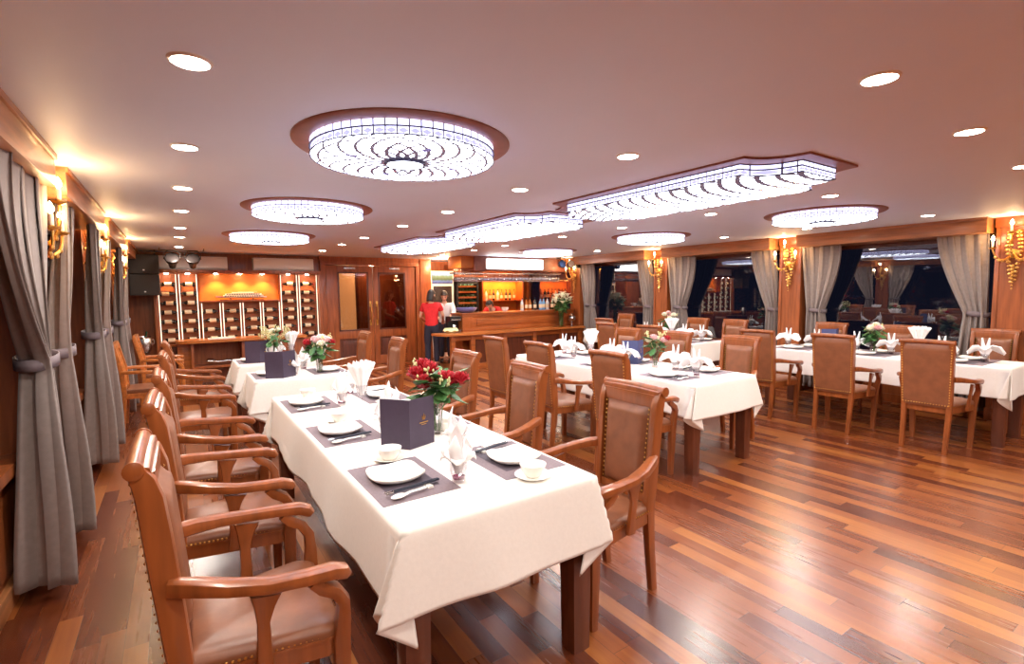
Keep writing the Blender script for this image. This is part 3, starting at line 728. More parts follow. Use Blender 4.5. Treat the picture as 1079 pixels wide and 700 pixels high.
def mk_bunny():          # winged napkin with two upright ears
    b = MB()
    for s in (-1, 1):
        leaf_sheet(b, [((s*.008, 0, .03), (1, 0, 0)), ((s*.012, 0, .1), (1, 0, 0)), ((s*.02, .004, .17), (1, 0, 0)), ((s*.028, .008, .235), (1, 0, 0))], [.01, .016, .014, .006], .5)
        for d in (-1, 1):
            leaf_sheet(b, [((0, d*.008, .10), (0, 1, .2)), ((s*.05, d*.014, .135), (0, 1, .5)), ((s*.10, d*.02, .118), (0, 1, .6)), ((s*.14, d*.016, .075), (0, 1, .3))], [.03, .054, .06, .04], .5)
    leaf_sheet(b, [((0, -.02, .05), (1, 0, 0)), ((0, -.035, .11), (1, 0, 0)), ((0, -.02, .15), (1, 0, 0))], [.02, .05, .03], .4)
    leaf_sheet(b, [((0, .02, .05), (1, 0, 0)), ((0, .035, .11), (1, 0, 0)), ((0, .02, .15), (1, 0, 0))], [.02, .05, .03], .4)
    o = b.build('winged_napkin', 'napkin', sharp=3); sd = o.modifiers.new('t', 'SOLIDIFY'); sd.thickness = .0022; return o
bunny = single('winged_napkin', mk_bunny, 'napkin')
def mk_goblet():
    t = thing('goblet', '', 'glass', group='stemmed goblets holding fan napkins')
    MB().lathe([(0, .104), (.022, .112), (.034, .14), (.038, .18), (.0385, .181), (.0395, .18), (.036, .138), (.024, .108), (.008, .098), (0, .098)], 24).build('goblet_bowl', 'glass', t, sharp=1.5)
    MB().lathe([(0, .0), (.034, .0), (.034, .003), (.01, .01), (.006, .04), (.007, .09), (.012, .1), (0, .1)], 20).build('goblet_stem', 'glass', t, sharp=1.5); return t
gob = Proto(mk_goblet)
def mk_fan():            # pleated cone with a zigzag edge
    def fn(u, v):
        a = 2*PI*u; k = 18; pl = math.sin(a*9)
        r = .014+.08*v**1.25; r *= 1+.16*pl*(.4+.6*v); z = .112+.2*v
        if v > .85: z += .03*(abs(math.sin(a*4.5))-.5)*(v-.85)/.15
        return (r*math.cos(a), r*math.sin(a)*.8, z)
    b = MB().grid(fn, 108, 14)
    b.grid(lambda u, v: (lambda p: (p[0]*.6, p[1]*.6, p[2]+.012*v))(fn(u, v)), 108, 14)
    o = b.build('fan_napkin', 'napkin', sharp=3); sd = o.modifiers.new('t', 'SOLIDIFY'); sd.thickness = .0018; return o
fan = single('fan_napkin', mk_fan, 'napkin')
def fan_set(x, y, where, sc_=1):
    g = gob.put((x, y, Z0), 0, 'clear stemmed goblet holding a fan napkin, %s' % where); f = fan.put((x, y, Z0), random.uniform(0, 3), 'white pleated fan napkin in a goblet, %s' % where, 'pleated fan napkins')
    g.scale = f.scale = (sc_,)*3
def mk_menu(mt):
    def f():
        t = thing('menu_folder', '', 'menu', group='standing dark menus')
        w, h, d = .165, .25, R(54)
        for s in (-1, 1):
            b = MB(); a = s*d; b.at(0, 0, 0, rz=math.atan2(1, 0)-a if 0 else 0)
            dx, dy = s*math.sin(d), math.cos(d); nx, ny = -dy*s*.0025, dx*s*.0025
            o = [(0, 0), (dx*w, dy*w), (dx*w-nx, dy*w-ny), (0, .004)]
            b.prism(o, 0, h); p = b.build('cover', mt, t)
            if s > 0:                     # gilt crest with a fine line under it, centred on the cover
                b = MB()
                def q(u, z, e=.0012): return (dx*u+ny*0+(dy)*e, dy*u-dx*e, z)
                for pts in ([(.085, .135), (.105, .135), (.095, .152)], [(.09, .146), (.1, .146), (.097, .168)], [(.083, .142), (.09, .142), (.084, .16)], [(.1, .142), (.107, .142), (.106, .158)],
                            [(.066, .119), (.124, .119), (.124, .124), (.066, .124)], [(.078, .110), (.112, .110), (.112, .113), (.078, .113)]):
                    n = len(pts); b.add([q(u, z, .0002) for u, z in pts]+[q(u, z, .0016) for u, z in pts], [list(range(n)), list(range(n, 2*n))]+[[i, (i+1) % n, n+(i+1) % n, n+i] for i in range(n)])
                b.build('gilt_crest', 'gold', p)
        return t
    return f
menu = Proto(mk_menu('menu')); menu_b = Proto(mk_menu('menu_blue'))
def setting(T, side, y, where, nap, bowl_on=True, full=True):
    """side -1: diner on the -x edge facing +x; +1: the other edge"""
    xe = T[0] if side < 0 else T[1]; d = -side; r = 0 if side < 0 else PI
    P = lambda depth, lat, z=0: (xe+d*depth, y+d*lat, Z0+z)
    mat_.put(P(.178, 0), r, 'grey woven placemat %s' % where, 'grey placemats')
    plate.put(P(.165, .03, .0035), r, 'cream square plate %s' % where, 'cream square plates')
    if bowl_on:
        saucer.put(P(.225, .265, 0), r, 'small cream saucer %s' % where, 'cream saucers')
        bowl.put(P(.225, .265, .0045), r, 'small cream bowl on a saucer %s' % where, 'cream soup bowls')
    if full:
        chop.put(P(.17, -.145, .0035), r+R(9), 'pair of dark chopsticks %s' % where, 'dark chopsticks')
        rest.put(P(.235, -.145, .0027), r, 'white chopstick rest %s' % where, 'white chopstick rests')
        spoon.put(P(.14, -.19, .0027), r+R(12), 'white china spoon %s' % where, 'white china spoons')
    tumb.put(P(.36, -.17), 0, 'clear purple-based tumbler %s' % where, 'purple-based tumblers')
    (flame if nap == 'flame' else bunny).put(P(.36, -.17, .017), (r+PI/2+.2 if nap != 'flame' else random.uniform(0, 6)), 'white napkin in a tumbler %s' % where, 'white napkins in tumblers')
for i, y in enumerate((1.97, 2.83, 3.72)): setting(T1, -1, y, 'at the front table, %s place on the left side' % ['nearest', 'middle', 'farthest'][i], 'flame')
for i, y in enumerate((1.93, 2.8, 3.7)): setting(T1, 1, y, 'at the front table, %s place on the right side' % ['nearest', 'middle', 'farthest'][i], 'flame')
for T, nm in ((TB, 'first'), (TC, 'second')):
    for s, q in ((-1, 'left'), (1, 'right')): setting(T, s, (T[2]+T[3])/2-.02*s, 'at the %s small table, %s side' % (nm, q), 'flame', False, False)
for i, y in enumerate((2.95, 3.8, 4.62)):
    for s, q in ((-1, 'left'), (1, 'right')): setting(T2, s, y, 'at the middle table, %s place on the %s' % (['nearest', 'second', 'farthest'][i], q), 'bunny', False, i == 0)
for i, y in enumerate((1.72, 2.53, 3.34)):
    for s, q in ((-1, 'aisle'), (1, 'window')): setting(T3, s, y, 'at the right-hand table, %s place on the %s side' % (['rightmost', 'middle', 'leftmost'][i], q), 'bunny', False, False)
for i, y in enumerate((4.78, 5.55)):
    for s, q in ((-1, 'aisle'), (1, 'window')): setting(T4, s, y, 'at the back window table, %s place on the %s side' % (['nearer', 'farther'][i], q), 'bunny', False, False)
fan_set(.985, 3.27, 'on the front table behind the menu'); fan_set(1.25, 5.5, 'on the first small table, right side'); fan_set(1.12, 6.45, 'on the second small table beside the flowers')
fan_set(3.87, 4.2, 'on the middle table'); fan_set(6.88, 2.12, 'on the right-hand table by the window'); fan_set(6.45, 5.15, 'on the back window table')
def cafe(x, y, l): bowl.put((x, y, Z0), 0, l)
cafe(1.05, 3.05, 'small cream bowl without saucer in front of the fan napkin goblet')
menu.put((.925, 2.31, Z0), R(-16), 'dark purple standing menu on the front table before the red roses')
menu.put((.79, 5.02, Z0), R(4), 'dark purple standing menu on the first small table')
menu.put((.76, 6.33, Z0), R(4), 'dark purple standing menu on the second small table, farthest back')
menu_b.put((4.0, 3.62, Z0), R(-12), 'blue standing menu on the middle table')
menu_b.put((7.0, 3.02, Z0), R(-20), 'blue-black standing menu on the right-hand table')
# ================================================================== FLOWERS
def mk_vase(h, r, mt='glass', name='glass_vase'):
    return lambda: MB().lathe([(0, .012), (r*.8, .014), (r*.82, h*.5), (r, h-.002), (r*1.04, h), (r*1.06, h-.002), (r*.92, h*.5), (r*.9, .002), (0, 0)], 24).build(name, mt, sharp=1.5)
gv = single('glass_vase', mk_vase(.2, .036), 'vase')
def rose(b, c, r, tilt, seed):
    rn = random.Random(seed)
    for ring, (n, rad, h, op) in enumerate(((3, .28, 1.0, .0), (4, .52, .98, .08), (5, .78, .9, .16), (6, .98, .78, .3), (5, 1.02, .5, .55))):
        for k in range(n):
            a = 2*PI*k/n+ring*.6+rn.uniform(-.2, .2)
            def fn(u, v, a=a, rad=rad, h=h, op=op):
                w = (u-.5)*2.2*PI/n*(.55+.45*math.sin(PI*min(1, v*1.1))); aa = a+w; rr = r*rad*(.35+.65*v**.6)+r*op*.35*v**4
                return (c[0]+rr*math.cos(aa)+tilt[0]*v*r, c[1]+rr*math.sin(aa)+tilt[1]*v*r, c[2]-r*.7+r*1.5*h*v-r*.25*op*v**5-(abs(u-.5)*2)**3*r*.25)
            b.grid(fn, 5, 5)
    b.ball((c[0], c[1], c[2]-.1*r), r*.5, 8, 6, (1, 1, 1.1))
def bouquet(loc, label, heads, spread, hz, leaves, fillers=14, seed=1, z_in=.03, lily=False, leaf_len=.105):
    rn = random.Random(seed)
    t = thing('flower_bouquet', label, 'flowers', loc, 0, 'vases of flowers')
    for i, (dx, dy, dz, r, mt) in enumerate(heads):
        c = (dx, dy, hz+dz)
        b = MB()
        if lily:
            for k in range(6):
                a = k*PI/3+i; s, co_ = math.sin(a), math.cos(a)
                leaf_sheet(b, [((c[0], c[1], c[2]-r*.8), (-s, co_, 0)), ((c[0]+co_*r*.5, c[1]+s*r*.5, c[2]), (-s, co_, 0)), ((c[0]+co_*r*1.15, c[1]+s*r*1.15, c[2]+r*.1), (-s, co_, 0))], [.2*r, .4*r, .04*r], .35, 4)
        else: rose(b, c, r, (rn.uniform(-.3, .3), rn.uniform(-.3, .3)), seed+i)
        f = b.build('bloom', mt, t, sharp=3); f.modifiers.new('t', 'SOLIDIFY').thickness = .0015
        MB().sweep([(dx*.12, dy*.12, z_in), (dx*.25, dy*.25, hz*.45), (dx*.8, dy*.8, hz+dz-r*1.6), (dx, dy, hz+dz-r*.6)], .0028, n=6).build('stem', 'stem', t)
    b = MB()
    for k in range(leaves):
        a = rn.uniform(0, 2*PI); q = rn.uniform(.2, 1)*spread; z = hz*rn.uniform(.62, 1.0); s, co_ = math.sin(a), math.cos(a); L = leaf_len*rn.uniform(.7, 1.3); w = L*.3
        p = Vector((co_*q*.6, s*q*.6, z)); dr_ = Vector((co_, s, rn.uniform(-.9, .5))).normalized(); sd = Vector((-s, co_, rn.uniform(-.4, .4))).normalized()
        leaf_sheet(b, [(p, sd), (p+dr_*L*.4, sd), (p+dr_*L*.75, sd), (p+dr_*L, sd)], [.2*w, w, .7*w, .03*w], .2, 2)
        if k % 3 == 0: b.sweep([(0, 0, hz*.3), tuple(p)], .0018, n=5)
    f = b.build('foliage', 'leaf', t, sharp=3); f.modifiers.new('t', 'SOLIDIFY').thickness = .001
    b = MB()
    for k in range(fillers):
        a = rn.uniform(0, 2*PI); q = rn.uniform(.4, 1.1)*spread; z = hz+rn.uniform(-.05, .07)
        p = (math.cos(a)*q, math.sin(a)*q, z); b.sweep([(0, 0, hz*.5), (p[0]*.7, p[1]*.7, z-.04), p], .0012, n=5)
        for _ in range(6): b.ball((p[0]+rn.uniform(-.014, .014), p[1]+rn.uniform(-.014, .014), p[2]+rn.uniform(-.02, .02)), .0062, 6, 4, (1, 1, 1.5))
    if fillers: b.build('filler_sprigs', 'bud', t, sharp=3)
    return t
def vase_set(x, y, vl, bl, heads, spread, hz, leaves, fillers, seed):
    gv.put((x, y, Z0), 0, vl, 'glass vases on tables'); bouquet((x, y, Z0+.001), bl, heads, spread, hz, leaves, fillers, seed, .016)
rp_, pk, wp = 'red_petal', 'pink_petal', 'white_petal'
vase_set(1.16, 2.5, 'clear glass vase of red roses on the front table', 'bouquet of red roses with green leaves on the front table',
         [(-.08, .05, .015, .046, rp_), (-.03, .085, .05, .044, rp_), (-.085, -.02, -.02, .046, rp_), (.05, -.065, -.012, .05, rp_), (.1, -.1, -.01, .043, rp_), (-.03, .03, .04, .04, rp_)], .13, .33, 60, 12, 3)
vase_set(1.14, 5.14, 'clear glass vase of carnations on the first small table', 'bouquet of pale carnations with two red roses on the first small table',
         [(-.03, .0, .03, .04, pk), (.03, .04, .04, .042, wp), (-.1, .06, -.02+.02, .035, rp_), (.12, -.04, .0, .034, rp_), (.06, -.03, .02, .04, pk), (0, -.06, -.01, .036, wp)], .12, .31, 34, 8, 5)
vase_set(.93, 6.42, 'clear glass vase of small white flowers on the second small table', 'airy bouquet of small white flowers on the second small table',
         [(-.04, .02, .02, .028, wp), (.05, -.02, .04, .028, wp), (.0, .06, .03, .026, wp), (.08, .05, .0, .03, rp_)], .15, .33, 26, 30, 8)
vase_set(3.98, 3.38, 'clear glass vase of pale roses on the middle table', 'small bouquet of pale and pink roses with one red rose on the middle table',
         [(-.02, .0, .03, .034, pk), (.04, .03, .01, .034, wp), (.06, -.06, .0, .032, pk), (.09, -.08, .02, .03, rp_), (-.05, .04, .0, .03, wp)], .09, .28, 24, 8, 11)
vase_set(6.82, 2.53, 'clear glass vase of cream roses on the right-hand table', 'bouquet of cream and pink roses on the right-hand table',
         [(-.03, .02, .02, .04, wp), (.03, .04, .03, .04, pk), (.05, -.03, .02, .04, wp), (-.03, -.04, .03, .038, pk), (0, 0, .06, .036, wp)], .09, .28, 34, 6, 13)
vase_set(6.62, 5.35, 'clear glass vase of cream roses on the back window table', 'loose bouquet of cream roses and greenery on the back window table',
         [(-.06, .03, .06, .038, wp), (.06, .04, .03, .036, pk), (.03, -.07, .05, .038, wp), (-.05, -.05, .0, .034, wp), (.0, .0, .08, .036, pk)], .13, .33, 38, 8, 17)
# ================================================================== BACK WALL: wine rack, counter, doors
YR = 10.7
t = thing('wine_cabinet', 'lit wooden wine cabinet with columns of bottle shelves and a niche for a model boat', 'wine cabinet', (1.04, YR, 0))
def bk(*a, **k): return MB().at(-1.04, -YR, 0).box(*a, **k)
# back panels (lit by the lamps above), header, sides
bk(-.30, YR+.0, .70, 2.40, YR+.045, 1.96).build('back_panel', 'wine_back', t)
bk(-.30, 10.42, 1.94, 2.40, YR+.045, 2.0, bev=.004).build('header', 'panel_wood', t)
bk(.345, YR-.012, 1.45, 1.665, YR, 1.94).build('niche_back', 'lit_back', t)
bk(.345, 10.5, 1.425, 1.665, YR, 1.45, bev=.003).build('niche_shelf', 'panel_wood', t)
bk(-.32, 10.44, .0, -.27, YR+.045, 2.0, bev=.003).build('side_panel', 'panel_wood', t)
bk(2.37, 10.44, .0, 2.42, YR+.045, 2.0, bev=.003).build('side_panel', 'panel_wood', t)
bk(-.30, 10.46, .66, 2.40, YR+.045, .70, bev=.003).build('base_shelf', 'panel_wood', t)
bk(-.27, 10.5, 0, 2.37, YR+.045, .66).build('base_panel', 'dark_wood', t)
COLS = [(-.255, .02, 7, 1.94), (.05, .325, 7, 1.94), (.365, .665, 4, 1.425), (.695, .99, 4, 1.425), (1.02, 1.325, 4, 1.425), (1.355, 1.655, 4, 1.425), (1.68, 1.985, 7, 1.94), (2.015, 2.355, 7, 1.94)]
for x0, x1, n, zt in COLS:
    b = MB().at(-1.04, -YR, 0)
    for x in (x0-.012, x1): b.box(x, 10.54, .70, x+.012, YR, zt, .002)
    b.build('divider', 'panel_wood', t)
    b = MB().at(-1.04, -YR, 0)
    for x in (x0+.006, x1-.012): b.box(x-.004, 10.533, .72, x+.008, 10.541, zt-.02, .002)
    b.build('light_strip', 'strip', t)
    dz = .163
    for i in range(n):
        z = .735+i*dz
        for x in (x0+.035, x1-.06): bk(x, 10.56, z-.014, x+.022, YR, z-.004).build('bottle_rest', 'dark_wood', t)
def mk_wine():
    t = thing('wine_bottle', '', 'bottle', group='wine bottles in the rack')
    MB().lathe([(0, -.125), (.034, -.125), (.037, -.12), (.037, .05), (.03, .075), (.015, .1), (.0135, .145), (.0, .145)], 16, axis='x').build('bottle_body', 'bottle', t)
    MB().lathe([(.0378, -.075), (.0378, .03)], 16, axis='x').build('paper_label', 'label', t)
    MB().lathe([(.0142, .105), (.0145, .148), (0, .149)], 12, axis='x').build('foil_cap', 'red_petal', t); return t
wb = Proto(mk_wine)
cn = ['first rack column from the left', 'second rack column from the left', 'third rack column, left under the boat', 'fourth rack column, under the boat', 'fifth rack column, under the boat', 'sixth rack column, right under the boat', 'seventh rack column', 'eighth and last rack column']
for c, (x0, x1, n, zt) in enumerate(COLS):
    for i in range(n):
        rnk = ['lowest', 'second lowest', 'third lowest', 'fourth lowest', 'fifth lowest', 'sixth lowest', 'topmost'][i] if n == 7 else ['lowest', 'second lowest', 'second highest', 'topmost'][i]
        o = wb.put(((x0+x1)/2+random.uniform(-.012, .012), 10.60, .77+i*.163), 0 if random.random() < .5 else PI, 'wine bottle with pale label, %s in the %s' % (rnk, cn[c]))
for i, x in enumerate((-.12, .19, .62, 1.0, 1.38, 1.83, 2.18)):
    lamp('rack_lamp', 'SPOT', (x, 10.56 if i in (0, 1, 5, 6) else 10.49, 1.925), 8, (1, .54, .2), None, (R(-4) if i in (0, 1, 5, 6) else R(14), 0, 0), spot_size=R(95), spot_blend=.7, shadow_soft_size=.02)
    o = MB().lathe([(.0, .0), (.03, 0), (.034, .012), (0, .012)], 16).build('rack_spotlight', 'down_lens', loc=(x, 10.56, 1.927))
    tag(o, 'tiny round spotlight under the wine cabinet header, %s from the left' % ORD[i], 'spotlight', 'wine cabinet spotlights')
# model boat
t = thing('model_boat', 'white model cruise boat on the shelf above the wine rack', 'model boat', (1.02, 10.58, 1.451))
b = MB()
def hull(u, v):
    x = -.42+.84*u; w = .06*(1-abs(2*u-1)**3.2)+.002; k = v*2-1
    return (x+.03*(1-abs(k))*-1*(u < .0), w*k, .035+.03*(k*k)*1.0+.018*abs(2*u-1)**2*(1.2 if u < .5 else .4)-.0)
b.grid(hull, 30, 8); b.grid(lambda u, v: (hull(u, 0)[0], hull(u, 0)[1]*(1-2*v), hull(u, 0)[2]), 30, 4); b.build('hull', 'white', t)
b = MB().box(-.3, -.045, .06, .36, .045, .092, .004).box(-.27, -.04, .098, .33, .04, .125, .004).box(-.16, -.034, .131, .2, .034, .15, .004); b.build('cabin', 'white', t)
b = MB()
for z, x0, x1, w in ((.068, -.28, .34, .0455), (.104, -.25, .31, .0405)):
    for i in range(int((x1-x0)/.04)): b.box(x0+i*.04, -w-.001, z, x0+i*.04+.026, w+.001, z+.016)
b.build('cabin_windows', 'navy', t)
MB().box(-.29, -.05, .092, .35, .05, .098, .002).box(-.2, -.046, .125, .28, .046, .131, .002).box(-.06, -.028, .158, .26, .028, .163).build('deck', 'cream', t)
MB().box(-.36, -.05, 0, .36, .05, .016, .003).box(-.2, -.01, .014, -.17, .01, .042).box(.17, -.01, .014, .2, .01, .042).build('stand', 'dark_wood', t)
# counter in front of the rack
t = thing('wine_counter', 'long wooden counter with rounded left end before the wine rack', 'counter', (.9, 10.1, 0))
def top_outline():
    o = [(-.05+.22-.22*math.cos(a), 10.12-.22*math.sin(a)) for a in [PI/2*i/10 for i in range(11)]]
    return [(-.05, 10.43)]+o+[(2.0, 9.9), (2.0, 10.43)]
MB().at(-.9, -10.1, 0).prism(top_outline(), .745, .79).build('worktop', 'counter_wood', t)
def ck(*a, **k): return MB().at(-.9, -10.1, 0).box(*a, **k)
ck(.2, 10.4, 0, 1.98, 10.43, .745).build('rear_panel', 'panel_wood', t)
ck(.16, 10.0, 0, .2, 10.43, .745, bev=.003).build('side_panel', 'panel_wood', t)
ck(.92, 10.0, 0, .96, 10.4, .745, bev=.003).build('side_panel', 'panel_wood', t)
ck(.96, 10.02, .03, 1.97, 10.05, .745, bev=.003).build('front_panel', 'panel_wood', t)
ck(.2, 9.99, .30, .92, 10.4, .335, bev=.003).build('shelf', 'panel_wood', t)
ck(-.03, 10.2, 0, .16, 10.43, .745, bev=.003).build('end_cupboard', 'counter_wood', t)
o = MB().sweep([(-.2, 0, .06), (-.17, 0, .075), (-.1, .0, .07), (-.06, 0, .055), (.06, 0, .05), (.13, 0, .06), (.18, 0, .05), (.22, 0, .035)], [.01, .07, .075, .04, .032, .045, .04, .01], [.01, .05, .05, .03, .028, .035, .03, .01], 14).build('wrapped_bundle', 'steel', loc=(.57, 10.12, .34))
tag(o, 'long silver wrapped bundle on the shelf under the wine counter', 'bundle')
o = MB().box(-.3, -.1, 0, .12, .1, .012, .003).box(-.24, -.09, .012, .1, .09, .02, .002).build('paper_stack', 'white', loc=(.72, 10.15, .791)); tag(o, 'loose pale papers lying on the wine counter', 'papers')
# wine cooler on its stand
t = thing('wine_cooler', 'silver wine cooler bucket on a tall stand beside the wine rack', 'wine cooler', (-.47, 10.2, 0))
MB().lathe([(0, .62), (.06, .625), (.09, .66), (.105, .74), (.1, .82), (.085, .86), (.1, .885), (.095, .885), (.08, .86), (.09, .8), (0, .68)], 24).build('bucket', 'steel', t)
b = MB()
for s in (-1, 1): b.sweep([(s*(.1+.03*math.sin(a)), .0, .79+.04*math.cos(a)) for a in [PI*i/8 for i in range(9)]], .006, n=6)
b.build('handle', 'steel', t)
b = MB().lathe([(.0, .0), (.12, 0), (.12, .012), (.02, .03), (.014, .08), (.014, .58), (.07, .615), (0, .62)], 20); b.build('stand', 'steel', t)
o = MB().at(-.47, 10.2, .75, rx=R(14), ry=R(10)).lathe([(0, -.06), (.036, -.05), (.037, .1), (.028, .13), (.014, .16), (.014, .23), (0, .231)], 14).build('champagne_bottle', 'bottle_green'); tag(o, 'dark green bottle standing in the silver wine cooler', 'bottle')
# air conditioners
def mk_ac():
    t = thing('air_conditioner', '', 'air conditioner', group='wall air conditioners')
    b = MB(); pr = [(0, 0), (-.2, .0), (-.225, .03), (-.225, .2), (-.2, .235), (0, .24)]
    n = len(pr); vs = [(x, y, z) for x in (-.53, .53) for y, z in pr]; b.add(vs, [[i, (i+1) % n, n+(i+1) % n, n+i] for i in range(n)]+[list(range(n)), list(range(n, 2*n))]); b.build('housing', 'white', t, sharp=.5)
    MB().box(-.46, -.232, .03, .46, -.222, .062, .004).build('louvre', 'white', t)
    MB().box(-.5, -.21, -.006, .5, -.08, .004).build('air_slot', 'black', t); return t
ac = Proto(mk_ac)
ac.put((.28, 10.745, 2.005), 0, 'cream wall air conditioner at left, behind the stage spotlights'); ac.put((1.77, 10.745, 2.005), 0, 'cream wall air conditioner above the right half of the wine rack')
# loudspeakers
def mk_spk(h, name, label, loc):
    t = thing('loudspeaker', label, 'loudspeaker', loc, 0, 'black loudspeakers in the corner')
    MB().box(-.2, -.17, 0, .2, .17, h, .012).build('cabinet', 'speaker_black', t)
    MB().box(-.185, -.178, .015, .185, -.168, h-.015, .006).build('grille', 'speaker_black', t)
    b = MB()
    for sx_ in (-1, 1): b.box(sx_*.15-.008, .0, h-.01, sx_*.15+.008, .02, 2.312-loc[2], .002)
    b.build('hanging_bracket', 'dark_metal', t)
    MB().box(-.012, -.182, .05, .012, -.177, .068, .002).build('badge', 'white', t); return t
mk_spk(.34, 's', 'black loudspeaker in the back left corner, lower of the two', (-.41, 10.25, 1.56)); mk_spk(.31, 's', 'black loudspeaker in the back left corner, upper of the two', (-.41, 10.23, 1.91))
t = thing('ceiling_rail', 'thin black ceiling rail carrying two stage spotlights', 'rail', (.12, 9.7, 0))
b = MB()
for p, q in (((-.62, 0, 2.27), (.3, 0, 2.27)), ((-.3, 0, 2.27), (-.3, 0, 2.31)), ((.3, 0, 2.27), (.3, 0, 2.31)), ((-.62, 0, 2.27), (-.62, 0, 2.31))): b.sweep([p, q], .008, n=6)
b.build('rail_bar', 'dark_metal', t)
def mk_stage():
    t = thing('stage_spotlight', '', 'spotlight', group='stage spotlights on the ceiling rail')
    b = MB().at(0, 0, 0, rx=R(55)); b.lathe([(0, -.2), (.05, -.19), (.06, -.1), (.075, -.06), (.105, 0), (.105, .04), (.095, .045), (.09, .02), (0, .02)], 8); b.build('housing', 'dark_metal', t)
    MB().at(0, 0, 0, rx=R(55)).lathe([(.09, .03), (.05, .038), (0, .04)], 16).build('lens', 'lens_dark', t)
    b = MB()
    for s in (-1, 1): b.sweep([(s*.11, 0, 0), (s*.11, 0, .09), (s*.06, 0, .13), (0, 0, .135)], .006, n=6)
    b.build('yoke', 'dark_metal', t); return t
sg = Proto(mk_stage)
sg.put((-.02, 9.7, 2.13), 0, 'black stage spotlight on the rail, left one of the pair'); sg.put((.26, 9.7, 2.13), 0, 'black stage spotlight on the rail, right one of the pair')
# double doors
struct(MB().box(2.46, 10.66, 2.14, 4.62, YB+.06, 2.22, .006).box(2.46, 10.66, 0, 2.56, YB+.06, 2.14, .006).box(4.52, 10.66, 0, 4.62, YB+.06, 2.14, .006).build('trim_50', 'panel_wood'))
struct(MB().box(4.62, 10.64, 0, XP+.06, YB+.06, CEIL, .004).box(2.44, 10.67, 2.22, 4.62, YB+.06, CEIL).build('trim_51', 'panel_wood'))
for k, (x0, x1) in enumerate(((2.57, 3.535), (3.545, 4.51))):
    b = MB(); y0, y1 = 10.69, 10.735
    ux = (2.80, 3.44) if k == 0 else (3.66, 4.28)
    for a in ((x0, .01, ux[0], 2.13), (ux[1], .01, x1, 2.13), (ux[0], .01, ux[1], .2), (ux[0], .6, ux[1], .76), (ux[0], 2.0, ux[1], 2.13)): b.box(a[0], y0, a[1], a[2], y1, a[3], .004)
    d = struct(b.build('door_%d' % (k+1), 'panel_wood'))
    MB().box(ux[0], 10.705, .76, ux[1], 10.715, 2.0).build('glass_pane', 'door_pane', d)
    MB().box(ux[0], 10.71, .2, ux[1], 10.725, .6).box(ux[0]+.06, 10.698, .25, ux[1]-.06, 10.712, .55, .006).build('lower_panel', 'dark_wood', d)
    b = MB()
    for a in ((ux[0], .76, ux[0]+.03, 2.0), (ux[1]-.03, .76, ux[1], 2.0), (ux[0], .76, ux[1], .79), (ux[0], 1.97, ux[1], 2.0)): b.box(a[0], 10.68, a[1], a[2], 10.7, a[3], .003)
    b.build('pane_bead', 'dark_wood', d)
    hx = 3.47 if k == 0 else 3.61
    b = MB(); b.box(hx-.022, 10.682, .86, hx+.022, 10.69, .98, .004).box(hx-.022, 10.682, 1.26, hx+.022, 10.69, 1.38, .004)
    b.sweep([(hx, 10.685, .92), (hx, 10.64, .94), (hx, 10.63, 1.12), (hx, 10.64, 1.3), (hx, 10.685, 1.32)], .011, n=8); b.build('door_handle', 'brass', d)
    MB().box((x0+x1)/2-.12, 10.675, 2.06, (x0+x1)/2+.12, 10.69, 2.1, .006).build('door_closer', 'steel', d)
# what shows through the doors: a lit side panel
# the wall behind the doors carries the warm lit passage panel
struct(MB().box(2.3, 11.6, 0, 4.8, 11.7, CEIL).box(2.3, YB+.2, 0, 2.4, 11.6, CEIL).box(4.7, YB+.2, 0, 4.8, 11.6, CEIL).build('wall_passage', 'panel_wood'))
struct(MB().box(3.02, 11.57, .5, 3.42, 11.6, 2.1, .002).build('window_20', 'amber_pane'))
b = MB()
for a in ((2.96, .44, 3.02, 2.16), (3.42, .44, 3.48, 2.16), (2.96, .44, 3.48, .5), (2.96, 2.1, 3.48, 2.16)): b.box(a[0], 11.55, a[1], a[2], 11.6, a[3], .003)
struct(b.build('trim_52', 'dark_wood'))
lamp('passage_ceiling_lamp', 'POINT', (3.7, 11.25, 2.15), 5, (1, .8, .6), None, shadow_soft_size=.05)
# ================================================================== BAR
t = thing('bar_counter', 'wooden bar counter with a lower front ledge on framed panels', 'bar', (6.0, 9.0, 0))
def rk(*a, **k): return MB().at(-6, -9, 0).box(*a, **k)
XB0, XB1 = 4.80, 7.75
rk(XB0-.02, 8.98, 1.085, XB1, 9.5, 1.12, bev=.008).build('bar_top', 'bar_wood', t)
b = rk(XB0, 9.02, 0, XB1, 9.06, 1.085); b.box(XB0, 9.0, .75, XB1, 9.02, .80, .003).box(XB0, 9.0, 1.04, XB1, 9.02, 1.085, .003)
for x0, x1 in ((XB0, 4.98), (4.98, 5.06),): b.box(x0, 9.0, .8, x1, 9.02, 1.04, .003)
b.box(5.14, 9.005, .86, 7.7, 9.02, .985, .006); b.box(XB0, 9.06, 0, XB0+.04, 9.5, 1.085, .003); b.build('bar_front', 'bar_wood', t)
o_ = [(4.14+.3-.3*math.cos(a), 8.9-.3*math.sin(a)) for a in [PI/2*i/10 for i in range(11)]]
MB().at(-6, -9, 0).prism([(4.14, 9.08)]+o_+[(XB1, 8.6), (XB1, 9.08), (XB0, 9.08)], .705, .745).build('ledge', 'counter_wood', t)
b = MB().at(-6, -9, 0)
for x in (4.42, 4.86, 5.62, 6.38, 7.14, 7.68): b.box(x-.045, 8.68, 0, x+.045, 8.76, .705, .004)
b.box(4.4, 8.7, .6, 7.7, 8.74, .705, .003).box(4.4, 8.7, 0, 7.7, 8.74, .12, .003); b.build('ledge_frame', 'bar_wood', t)
b = rk(4.84, 8.74, .12, 7.7, 8.77, .6); b.build('recessed_panel', 'dark_wood', t)
